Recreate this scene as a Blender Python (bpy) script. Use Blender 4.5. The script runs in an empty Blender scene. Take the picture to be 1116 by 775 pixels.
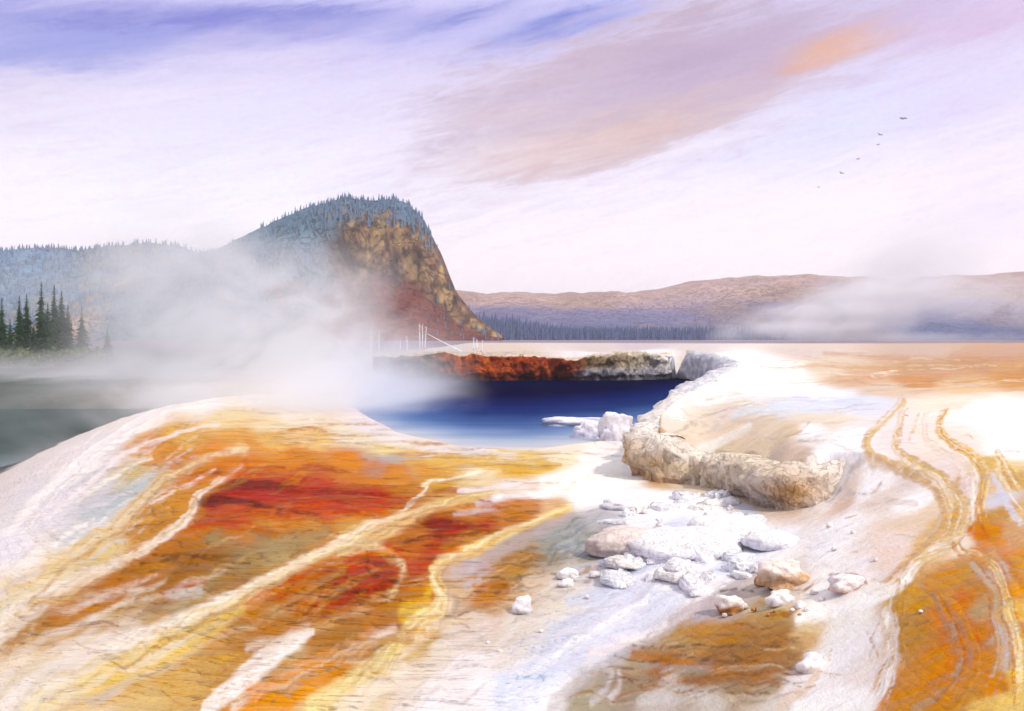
import bpy, bmesh, math, random
import numpy as np
from mathutils import Vector, Matrix
random.seed(7)
rng = np.random.default_rng(11)
SC = bpy.context.scene
COL = SC.collection
F = 1072.0                 # focal length in pixels of the 1116 px wide photograph
CX, CY, EYE = 558.0, 368.0, 6.0   # horizon row and eye height (m)

# ------------------------------------------------------------------ helpers
def lin(h):
    h = h.lstrip('#')
    c = np.array([int(h[i:i+2], 16)/255 for i in (0, 2, 4)])
    return np.where(c <= .04045, c/12.92, ((c+.055)/1.055)**2.4)
def sstep(a, b, x):
    t = np.clip((x-a)/(b-a), 0, 1)
    return t*t*(3-2*t)
def _hash(ix, iy, seed):
    n = (ix.astype(np.int64)*374761393 + iy.astype(np.int64)*668265263 + seed*1274126177) & 0xffffffff
    n = ((n ^ (n >> 13))*1274126177) & 0xffffffff
    n = n ^ (n >> 16)
    return (n & 0xffff)/65535.0
def vnoise(x, y, seed=0):
    x = np.asarray(x, float); y = np.asarray(y, float)
    ix, iy = np.floor(x), np.floor(y)
    fx, fy = x-ix, y-iy
    fx = fx*fx*fx*(fx*(fx*6-15)+10); fy = fy*fy*fy*(fy*(fy*6-15)+10)
    a, b = _hash(ix, iy, seed), _hash(ix+1, iy, seed)
    c, d = _hash(ix, iy+1, seed), _hash(ix+1, iy+1, seed)
    return (a*(1-fx)+b*fx)*(1-fy) + (c*(1-fx)+d*fx)*fy - .5
def fbm(x, y, oct=4, seed=0):
    s, a = 0, 1.0
    for o in range(oct):
        s = s + a*vnoise(x*2**o+17.3*o, y*2**o-9.1*o, seed+o*13)
        a *= .5
    return s
def pdist(px, py, poly, closed=True):
    """distance to a polyline"""
    P = np.array(poly, float)
    n = len(P)
    best = np.full(np.shape(px), 1e18)
    for i in range(n if closed else n-1):
        a, b = P[i], P[(i+1) % n]
        d = b-a; L = d@d+1e-12
        t = np.clip(((px-a[0])*d[0]+(py-a[1])*d[1])/L, 0, 1)
        best = np.minimum(best, (px-a[0]-t*d[0])**2+(py-a[1]-t*d[1])**2)
    return np.sqrt(best)
def inside(px, py, poly):
    P = np.array(poly, float); n = len(P)
    r = np.zeros(np.shape(px), bool)
    for i in range(n):
        (x1, y1), (x2, y2) = P[i], P[(i+1) % n]
        if y1 == y2: continue
        c = ((y1 > py) != (y2 > py)) & (px < (x2-x1)*(py-y1)/(y2-y1)+x1)
        r ^= c
    return r
def sdist(px, py, poly):      # positive inside
    d = pdist(px, py, poly)
    return np.where(inside(px, py, poly), d, -d)
class TPS:
    def __init__(s, pts, vals, lam=.02):
        s.p = np.array(pts, float)/150; n = len(pts)
        r2 = ((s.p[:, None]-s.p[None])**2).sum(-1)
        K = .5*r2*np.log(r2+1e-12)+lam*np.eye(n)
        Pm = np.c_[np.ones(n), s.p]
        A = np.block([[K, Pm], [Pm.T, np.zeros((3, 3))]])
        s.w = np.linalg.solve(A, np.r_[np.array(vals, float), 0, 0, 0])
    def __call__(s, x, y):
        x = np.asarray(x, float)/150; y = np.asarray(y, float)/150
        o = s.w[-3]+s.w[-2]*x+s.w[-1]*y
        for i, (a, b) in enumerate(s.p):
            r2 = (x-a)**2+(y-b)**2
            o = o+s.w[i]*.5*r2*np.log(r2+1e-12)
        return o
def mesh(name, V, Fc, mat=None, parent=None, smooth=True, attrs=None):
    me = bpy.data.meshes.new(name)
    me.from_pydata([tuple(v) for v in V] if not isinstance(V, np.ndarray) else V.tolist(), [], Fc if isinstance(Fc, list) else Fc.tolist())
    me.polygons.foreach_set('use_smooth', [smooth]*len(me.polygons))
    if attrs:
        for k, a in attrs.items():
            a = np.asarray(a, np.float32)
            if a.ndim == 2:
                at = me.attributes.new(k, 'FLOAT_COLOR', 'POINT')
                at.data.foreach_set('color', np.c_[a, np.ones(len(a), np.float32)].astype(np.float32).ravel())
            else:
                at = me.attributes.new(k, 'FLOAT', 'POINT')
                at.data.foreach_set('value', a)
    me.update()
    o = bpy.data.objects.new(name, me)
    COL.objects.link(o)
    if mat: me.materials.append(mat)
    if parent: o.parent = parent
    return o
def empty(name, loc):
    o = bpy.data.objects.new(name, None); COL.objects.link(o); o.location = loc
    return o
def tag(o, label=None, cat=None, group=None, kind=None):
    if label: o['label'] = label
    if cat: o['category'] = cat
    if group: o['group'] = group
    if kind: o['kind'] = kind
    return o

# ------------------------------------------------------------------ node expressions
class E:
    nt = None
    def __init__(s, sock): s.s = sock
    @staticmethod
    def m(op, *a, clamp=False):
        n = E.nt.nodes.new('ShaderNodeMath'); n.operation = op; n.use_clamp = clamp
        for i, v in enumerate(a):
            if isinstance(v, E): E.nt.links.new(v.s, n.inputs[i])
            else: n.inputs[i].default_value = v
        return E(n.outputs[0])
    def __add__(s, o): return E.m('ADD', s, o)
    __radd__ = __add__
    def __sub__(s, o): return E.m('SUBTRACT', s, o)
    def __rsub__(s, o): return E.m('SUBTRACT', o, s)
    def __mul__(s, o): return E.m('MULTIPLY', s, o)
    __rmul__ = __mul__
    def __truediv__(s, o): return E.m('DIVIDE', s, o)
def nstep(a, b, x):
    n = E.nt.nodes.new('ShaderNodeMapRange'); n.interpolation_type = 'SMOOTHSTEP'
    E.nt.links.new(x.s, n.inputs[0])
    for i, v in ((1, a), (2, b)):
        n.inputs[i].default_value = v
    n.inputs[3].default_value = 0; n.inputs[4].default_value = 1
    return E(n.outputs[0])
def vec(x, y, z):
    n = E.nt.nodes.new('ShaderNodeCombineXYZ')
    for i, v in enumerate((x, y, z)):
        if isinstance(v, E): E.nt.links.new(v.s, n.inputs[i])
        else: n.inputs[i].default_value = v
    return E(n.outputs[0])
def noise(v, scale, detail=4, rough=.55, dist=0):
    n = E.nt.nodes.new('ShaderNodeTexNoise')
    E.nt.links.new(v.s, n.inputs['Vector'])
    n.inputs['Scale'].default_value = scale; n.inputs['Detail'].default_value = detail
    n.inputs['Roughness'].default_value = rough; n.inputs['Distortion'].default_value = dist
    return E(n.outputs['Fac'])
def mixc(f, a, b, mode='MIX'):
    n = E.nt.nodes.new('ShaderNodeMix'); n.data_type = 'RGBA'; n.blend_type = mode
    for s, v in ((n.inputs[0], f), (n.inputs[6], a), (n.inputs[7], b)):
        if isinstance(v, E): E.nt.links.new(v.s, s)
        elif isinstance(v, (int, float)): s.default_value = v
        else: s.default_value = (*v, 1)
    return E(n.outputs[2])
def sep(v):
    n = E.nt.nodes.new('ShaderNodeSeparateXYZ'); E.nt.links.new(v.s, n.inputs[0])
    return [E(o) for o in n.outputs]
def attr(name, col=True):
    n = E.nt.nodes.new('ShaderNodeAttribute'); n.attribute_name = name
    return E(n.outputs['Color'] if col else n.outputs['Fac'])
def posn():
    return E(E.nt.nodes.new('ShaderNodeNewGeometry').outputs['Position'])
def objco():
    return E(E.nt.nodes.new('ShaderNodeTexCoord').outputs['Object'])
def gauss(q):                 # exp(-q)
    return E.m('EXPONENT', q*-1.0)
def surf(name):
    m = bpy.data.materials.new(name); m.use_nodes = True
    E.nt = m.node_tree
    return m, m.node_tree.nodes['Principled BSDF']
def put(sock, e):
    if isinstance(e, E): E.nt.links.new(e.s, sock)
    elif isinstance(e, (int, float)): sock.default_value = e
    else: sock.default_value = (*e, 1)
def bump(b, h, strength=.4, dist=.05):
    n = E.nt.nodes.new('ShaderNodeBump'); n.inputs['Strength'].default_value = strength; n.inputs['Distance'].default_value = dist
    E.nt.links.new(h.s, n.inputs['Height']); E.nt.links.new(n.outputs[0], b.inputs['Normal'])

# ------------------------------------------------------------------ terrain
def at(px, py, z):
    d = (EYE-z)*F/(py-CY)
    return ((px-CX)/F*d, d)
def plan(x, y):               # scale-free plan coordinates of the ground (bearing, inverse range)
    y = np.maximum(np.asarray(y, float), 6.5)
    s = np.clip(CX+F*np.asarray(x, float)/y, -500, 1600)
    return s, CY+F*EYE/y
PLATEAU = [(-4000,150),(-60,160),(-30,148),(-17.4,140.6),(-8.7,141),(0,140.6),(8.7,141.6),(17,140.8),(22.8,146),(26.6,150),(25.2,128),(23.6,108),(19.6,87),(12.8,66),
           (9,55),(6.4,45.5),(5.7,41.2),(6.8,40.9),(8.2,40.2),(8.9,38.2),(8.9,35.8),(9.05,34.0),(9.85,32.95),(10.6,33.1),(12,30),(12,20),(14,5),(14,-60),(4000,-60),(4000,4000),(-4000,4000)]
POOL = [(-12,77),(-7.4,62),(-2.9,54),(1.1,53),(4.4,56),(6.4,58),(9,57),(12.8,67),(19.6,88),(24.2,110),(25.8,128),(27.2,151),(22.8,147.5),(17.1,142),(8.7,142.6),(0,142),(-8.7,142.4),(-17,141),(-18.5,128),(-17,107),(-15,89)]
CREST = [(-7,4),(-10.5,16),(-17,32),(-26,59),(-31.5,87),(-29,104),(-23,114),(-18,122),(-15,128)]
shared = [(900,650,.2),(950,650,.5),(1050,650,1.0),(1110,650,1.2),(900,700,-.2),(1000,700,.5),(1110,700,.9),(900,775,-.5),(1000,775,.1),(1110,775,.4),
          (860,625,.2),(1300,775,.6),(900,600,.7),(950,600,1.0),(1050,600,1.3),(1110,600,1.5)]
LOWP = [(400,475,.05),(500,492,.05),(600,492,.05),(660,485,.06),(690,480,.1),(300,450,0),(280,429,.1),(350,432,.05),(650,520,.02),(700,535,.05),(560,545,-.1),
        (460,540,-.2),(350,520,-.1),(230,500,-.1),(200,460,0),(150,470,-.2),(100,500,-.5),(60,540,-.8),(0,600,-1.2),(100,600,-1.2),(300,620,-1.0),(450,640,-1.0),
        (560,640,-1.0),(640,640,-.8),(720,640,-.5),(800,590,-.05),(770,560,.05),(0,775,-2.3),(200,775,-2.2),(400,775,-2.1),(550,775,-2.0),(700,775,-1.5),(700,700,-1.2),
        (800,700,-.6),(800,775,-1.0),(850,650,0),(860,590,.15),(620,580,-.3),(660,560,-.1),(690,590,-.2),(-200,775,-2.7),(-200,600,-1.8),(-100,480,-.8),(560,470,0),(560,430,0),(900,560,.6)] + shared
HIGHP = [(700,457,2.45),(715,447,2.6),(730,440,2.65),(760,424,2.9),(800,402,3.4),(850,395,3.5),(900,400,3.3),(1000,400,3.3),(1110,400,3.3),(1000,385,3.8),(850,385,3.8),(1110,385,3.8),
         (820,440,2.75),(900,440,2.7),(1000,440,2.8),(1110,440,2.9),(860,480,2.2),(900,480,2.3),(800,474,1.95),(830,477,2.05),(850,490,1.85),(742,471,1.95),(705,474,1.95),(765,490,1.32),(800,500,1.12),(950,480,2.4),(1050,480,2.5),(1110,480,2.6),
         (836,514,1.12),(866,510,1.56),(900,520,1.7),(950,520,1.8),(1050,520,2.0),(1110,520,2.2),(885,560,1.1),(950,560,1.4),(1050,560,1.6),(1110,560,1.9),
         (1300,500,2.7),(1300,400,3.4),(560,381,3.9),(300,385,3.5)] + shared
def _mk(L):
    P = []
    for px, py, z in L:
        x, y = at(px, py, z); P.append(plan(x, y))
    return TPS([(float(a), float(b)) for a, b in P], [l[2] for l in L])
LOW_T, HIGH_T = _mk(LOWP), _mk(HIGHP)
def low(x, y):
    s, t = plan(x, y)
    h = np.clip(LOW_T(s, np.clip(t, 395, 880)), -3.2, 2.5)
    d = pdist(x, y, CREST, False)
    left = inside(x, y, CREST+[(-15,400),(-400,400),(-400,-200),(-7,-200)])
    sd = np.where(left, d, -d)
    far = sstep(113, 122, y+3*fbm(x*.05, y*.05, 3, 5))
    h = h-4.4*sstep(-3, 15, sd)
    h = np.where(y > 100, h*(1-far)+(-.5+.5*fbm(x*.03, y*.03, 3, 9))*far, h)
    ps = sdist(x, y, POOL)
    h = h-6*sstep(.2, 9, ps)-.25*sstep(-.3, 1.2, ps)
    return h
def high(x, y):
    s, t = plan(x, y)
    h = np.clip(HIGH_T(s, np.clip(t, 385, 880)), -1.5, 4.0)
    zf = -.5+4.4*sstep(-34, -15, x)
    zf = zf+(3.9-zf)*sstep(300, 520, y)
    w = sstep(105, 150, y)
    return h*(1-w)+zf*w
def height(x, y, rough=True):
    x = np.asarray(x, float); y = np.asarray(y, float)
    wob = .35*fbm(x*.5, y*.5, 3, 21)
    wd = 1+4.5*(1-sstep(29, 34, y))*sstep(7, 11, x)+18*sstep(-17, -24, x)*(y > 100)+1.5*sstep(120, 135, y)
    m = sstep(.05-.6*(wd-1), .05+.45*wd, sdist(x, y, PLATEAU)+wob*sstep(60, 80, y))
    h = low(x, y)*(1-m)+high(x, y)*m
    if rough:
        r = np.hypot(x, y)
        a = np.clip(r/40, .5, 2.5)*sstep(8, 20, r)
        dry = 1-.9*sstep(-2, 1, sdist(x, y, POOL))*(1-m)
        h = h+dry*a*(.10*fbm(x*.22, y*.3, 4, 31)+.045*fbm(x*.8, y*1.5, 3, 33))*(1-sstep(150, 300, y)*.6)
    k = 1-sstep(1.5, 6.5, np.hypot(x, y))
    return h*(1-k)+4.2*k

# ray casting of photograph points on to the terrain
YS = np.concatenate([np.geomspace(9, 140, 2600), np.geomspace(140.3, 900, 500)])
def cast(pts):
    """list of (px,py) -> array of (x,y,z) where the line of sight meets the ground"""
    out = []
    pts = np.array(pts, float)
    for c in range(0, len(pts), 120):
        q = pts[c:c+120]
        X = (q[:, 0:1]-CX)/F*YS[None]; Z = EYE-(q[:, 1:2]-CY)/F*YS[None]
        Y = np.broadcast_to(YS[None], X.shape)
        g = height(X, Y, False)
        hit = (g >= Z)
        hit[:, -1] = True
        i = hit.argmax(1)
        for k in range(len(q)):
            out.append((X[k, i[k]], YS[i[k]], max(g[k, i[k]], Z[k, i[k]])))
    return np.array(out)

# ------------------------------------------------------------------ mineral colours of the terraces, with blue shade painted in the white basin
ANCH = """
0 640 ecdcc4|10 600 e6e0e8|20 690 eedfc6|60 560 dcd6dc|60 540 dcd6dc|100 500 e4dcde|160 458 ece2dc|220 438 f2e8e0|280 431 eadfcf|340 433 e6dcd4|120 480 dcd6da|90 590 c8c8c8|110 560 c4c6c8|130 545 b8bec0|30 620 f0e8e0
140 520 d4bc84|165 492 dca04c|175 485 d8942c|200 475 e0b460|250 455 ecd6a4|320 450 efe2d0|400 462 e2dae0|380 475 eadcc0|150 530 b8bcb4|115 525 ccc8cc|160 575 d0983c|190 548 d89830|175 560 cc9030|110 600 e0c890|60 622 ead6ae|80 640 d8b880
130 640 bc7426|160 625 c06c20|185 615 c06820|90 662 b07c2c|50 680 c8a880|60 705 e4cba8|20 725 f0e0c8|110 690 d4c4ac|150 680 c8b494|200 682 cdbb9c|170 655 b48a3c|205 645 b8883c|240 632 b88840|255 605 9c8860|220 603 b06030|230 620 a87838|180 640 bc8030|270 615 b08c50|100 730 eed8b8|60 750 ecd4a8|170 700 ecd8bc|140 660 b8802c
280 530 b82008|330 540 c43008|400 545 cc3c10|250 555 b02408|340 520 cc4410|270 510 d85a18|320 500 e07c1c|380 503 e07824|430 518 dc8c34|260 572 cc4408|215 580 d06818|310 572 d88028|360 560 cc3c10|440 540 d0742c|235 500 e07c24|215 515 d88028|300 480 ecc070|350 482 efc880|260 478 e8b058|420 490 ecd8a0|300 465 ecd8b0|410 505 b8a098|450 500 e0b060|430 500 b4a8a0
240 590 a8986c|290 590 ae8c5c|320 590 b89460|340 580 cc9850|265 580 c8742c|210 600 b86428|380 575 d8a850|300 605 c0a470
390 620 c83408|420 605 cc3410|410 640 c43408|360 640 bc3008|370 655 b83410|330 640 cc5c18|320 655 c04c14|280 660 cc7020|300 680 c08038|260 690 c08c48|345 665 a83410|240 720 d4a858|200 745 dcb468|160 765 e0c080|230 700 c89850|350 700 c08c48|320 730 cc9844|380 695 b88440|420 680 c06c24|400 705 b88c50|440 665 c08038|455 650 c87828|450 620 c8340c|470 600 c43c14|500 580 b82408|480 575 a8200c|530 575 c0401c|450 600 c8541c|500 600 cc6018|520 588 d08838|440 585 c8641c
360 720 d8942c|330 745 e89418|295 765 ea961a|370 735 d89828|400 690 c8803c|310 715 c8b088|430 715 dcb868|400 745 e8d8b4|340 770 eccc90|370 760 eed8a8|460 690 d8ac50
500 690 e0d0c4|480 710 e6d8c8|450 740 eadac8|510 730 e6dcdc|520 745 f2eef2|470 765 f6f0f2|490 650 c0a890|500 640 d8b890|505 625 c8b4ac|520 620 c0aeb0|540 640 c88430|525 655 cc8838|560 625 c89848|570 645 d8b890|520 675 dccabc|545 600 b8a090|570 595 ac9c88|600 600 9c988c|600 585 a0a09c|625 578 98989c|650 570 b8b4bc|640 600 a8a8a0|570 605 c08c3c
560 680 e0d4c8|600 680 e4dcd4|600 655 e2d8c8|580 640 e0c8b0|620 650 e4dcd4|650 650 eae4ea|640 680 e4e0e8|620 700 e0dce8|580 715 e0dcd8|560 720 e6dcd4|600 735 e8e8f4|560 745 f6f4fc|570 765 fdfcff|590 770 f4f0f4|650 715 e0dce4|660 690 dcdce8|640 720 e2d8cc|600 710 dcd8e0
690 590 e2d4d0|665 600 d8ccc8|640 620 d4d0d8|700 560 f6f4fc|740 590 f2f0fa|780 610 fbfaff|720 620 f8f8ff|700 650 f6f4fc|760 560 f8f6ff|820 590 f0eefa|820 605 faf8ff|660 540 faf8fc|640 545 fbf8fa|690 520 ffffff|650 500 fdfaf6|660 490 f4ecea|690 545 f8f4fa|720 545 faf8ff|840 600 fdfbff|740 640 f0eef8|680 670 eeecf4|730 660 dcd4d8
740 690 c8a870|800 690 b88c50|850 690 b48c54|770 685 cc9c50|760 740 a48c6c|700 740 ac9478|830 735 b88c5c|880 700 d8b078|740 670 c4b8bc|790 655 c0b4b8|770 665 c0b4ba|660 745 a89c8c|640 765 b0a488|780 768 ccc4bc|840 770 dcd4cc|720 770 c8bcb4|820 715 b4803c|860 720 ac8450|700 715 b8a080|680 750 a49078|800 750 ac9070|840 755 c0a888|720 725 b8804c|850 705 c08434|830 660 c8a470|880 680 e0c89c|820 640 d0c4bc|845 670 c89c50|785 725 b87838|640 740 b4a898
900 600 fdfbff|920 565 fffdff|950 530 fffdff|900 500 fffdff|880 470 faf8ff|930 480 fdfbff|860 625 f0e4dc|850 610 fdf8f6|900 640 fdf9fa|900 720 f8f4f8|945 700 f6f0f2|900 760 fbf6f6|920 690 f8f4f0|880 740 f6f0f2|940 740 f4e8e4|860 760 ece4e4|940 620 fcf6f8|975 590 eedcd4|960 610 ecd4c8|930 650 fbf6f2|885 665 fbf8f4|920 770 fbf8f8|985 575 e8d0b8|925 545 e8ccb8|960 545 ecdcd2|1000 545 fbf8fa|910 720 f4f0f4|860 640 e8d8cc
800 398 ffffff|850 400 fbf6f6|900 400 e0ccb4|1000 400 cca884|1060 398 cca078|1110 400 d0a474|1000 384 ccb4a4|880 384 d8c8c0|1100 384 cca890|1000 415 d4a070|1110 410 d8a468|1050 420 e4c49c|860 420 ffffff|900 432 eaeef6|940 440 dce0f2|880 440 dcdff0|820 425 ffffff|930 412 d8b494|960 425 e0c8b0|780 430 fbf8f6|730 445 f4eeea|715 455 f4eef0
790 450 e8d8cc|760 460 e6d4c0|800 470 e4ccb0|770 480 e4d0bc|830 460 e6d2b8|830 490 e2ccb0|860 470 e0c8a8|880 455 e6d8c4|740 490 dccab4|810 440 f0ece8|850 445 dce0e8|880 445 d8e0ec|900 460 ecdcc8|730 465 e8dcd0|860 500 dcc4b0|840 515 c8b8a8|870 520 d8bca0|720 500 c8a878|715 520 c8923c|785 505 dcc8a8
1080 450 ffffff|1110 475 ffffff|1060 445 fffdfa|1090 490 ffffff|1110 495 fdfaf6|1040 440 f6e6d4
970 480 e8dcdc|1010 480 f6e8dc|1010 500 f0dcd0|1000 520 e0d0cc|1040 500 ecdcd8|1075 505 e4c070|1060 530 e4ccc8|1090 545 dcd8e4|1105 525 ecc070|1115 560 ecca90|1080 580 e07c10|1072 565 dca020|1100 580 dcb080|1040 550 e8cca0|1030 570 dcb874|1045 590 f2e4d0|1015 560 e8d0b8|1020 590 e0b87c|1100 510 f0d090|1090 560 d8a860
1030 630 d89c3c|1010 660 d49c40|1000 690 cc9848|1035 665 e86818|1055 645 e06020|1040 690 dc6c1c|1050 710 e07820|1020 720 d8942c|1000 740 e0982c|1030 745 d88c28|1075 660 c8a878|1065 640 c89848|1070 690 d8802c|1090 690 c4b098|1075 720 d8842c|1095 720 d0b8a0|1080 745 e08c2c|1112 730 ecd080|1115 640 e8a030|1110 610 e4a83c|1060 620 d0a050|1050 750 d09848|1000 768 e29420|1070 770 dca850|1100 770 eccc80|990 655 d8a444|980 680 cca460|1090 620 c8b4a8|1105 665 ecd488|1045 725 e07420|1115 700 ecb848
570 500 ecd090|530 500 eacc84|590 508 ecc868|560 512 e8bc50|480 505 e8c068|520 520 ecd8b0|600 520 f6ecdc|560 530 efe0d8|570 548 cc8850|600 555 e0b888|560 562 cc7434|545 545 d4a078|620 500 f6e8c8|620 530 fbf6f6|480 525 dca840|500 545 d4a458|510 535 e0c890|470 490 e6dcd8|550 490 e8dccc|600 487 eae0d4|430 478 e8e0e0|640 480 e8e0e4|520 490 dcd8dc|470 515 dca048
550 383 d8c8bc|650 381 d0c4c0|750 381 d4cac8|700 378 c8bcc2|480 384 ccc4c0|420 386 c0bcc0|300 384 c4c4cc
"""
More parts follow.
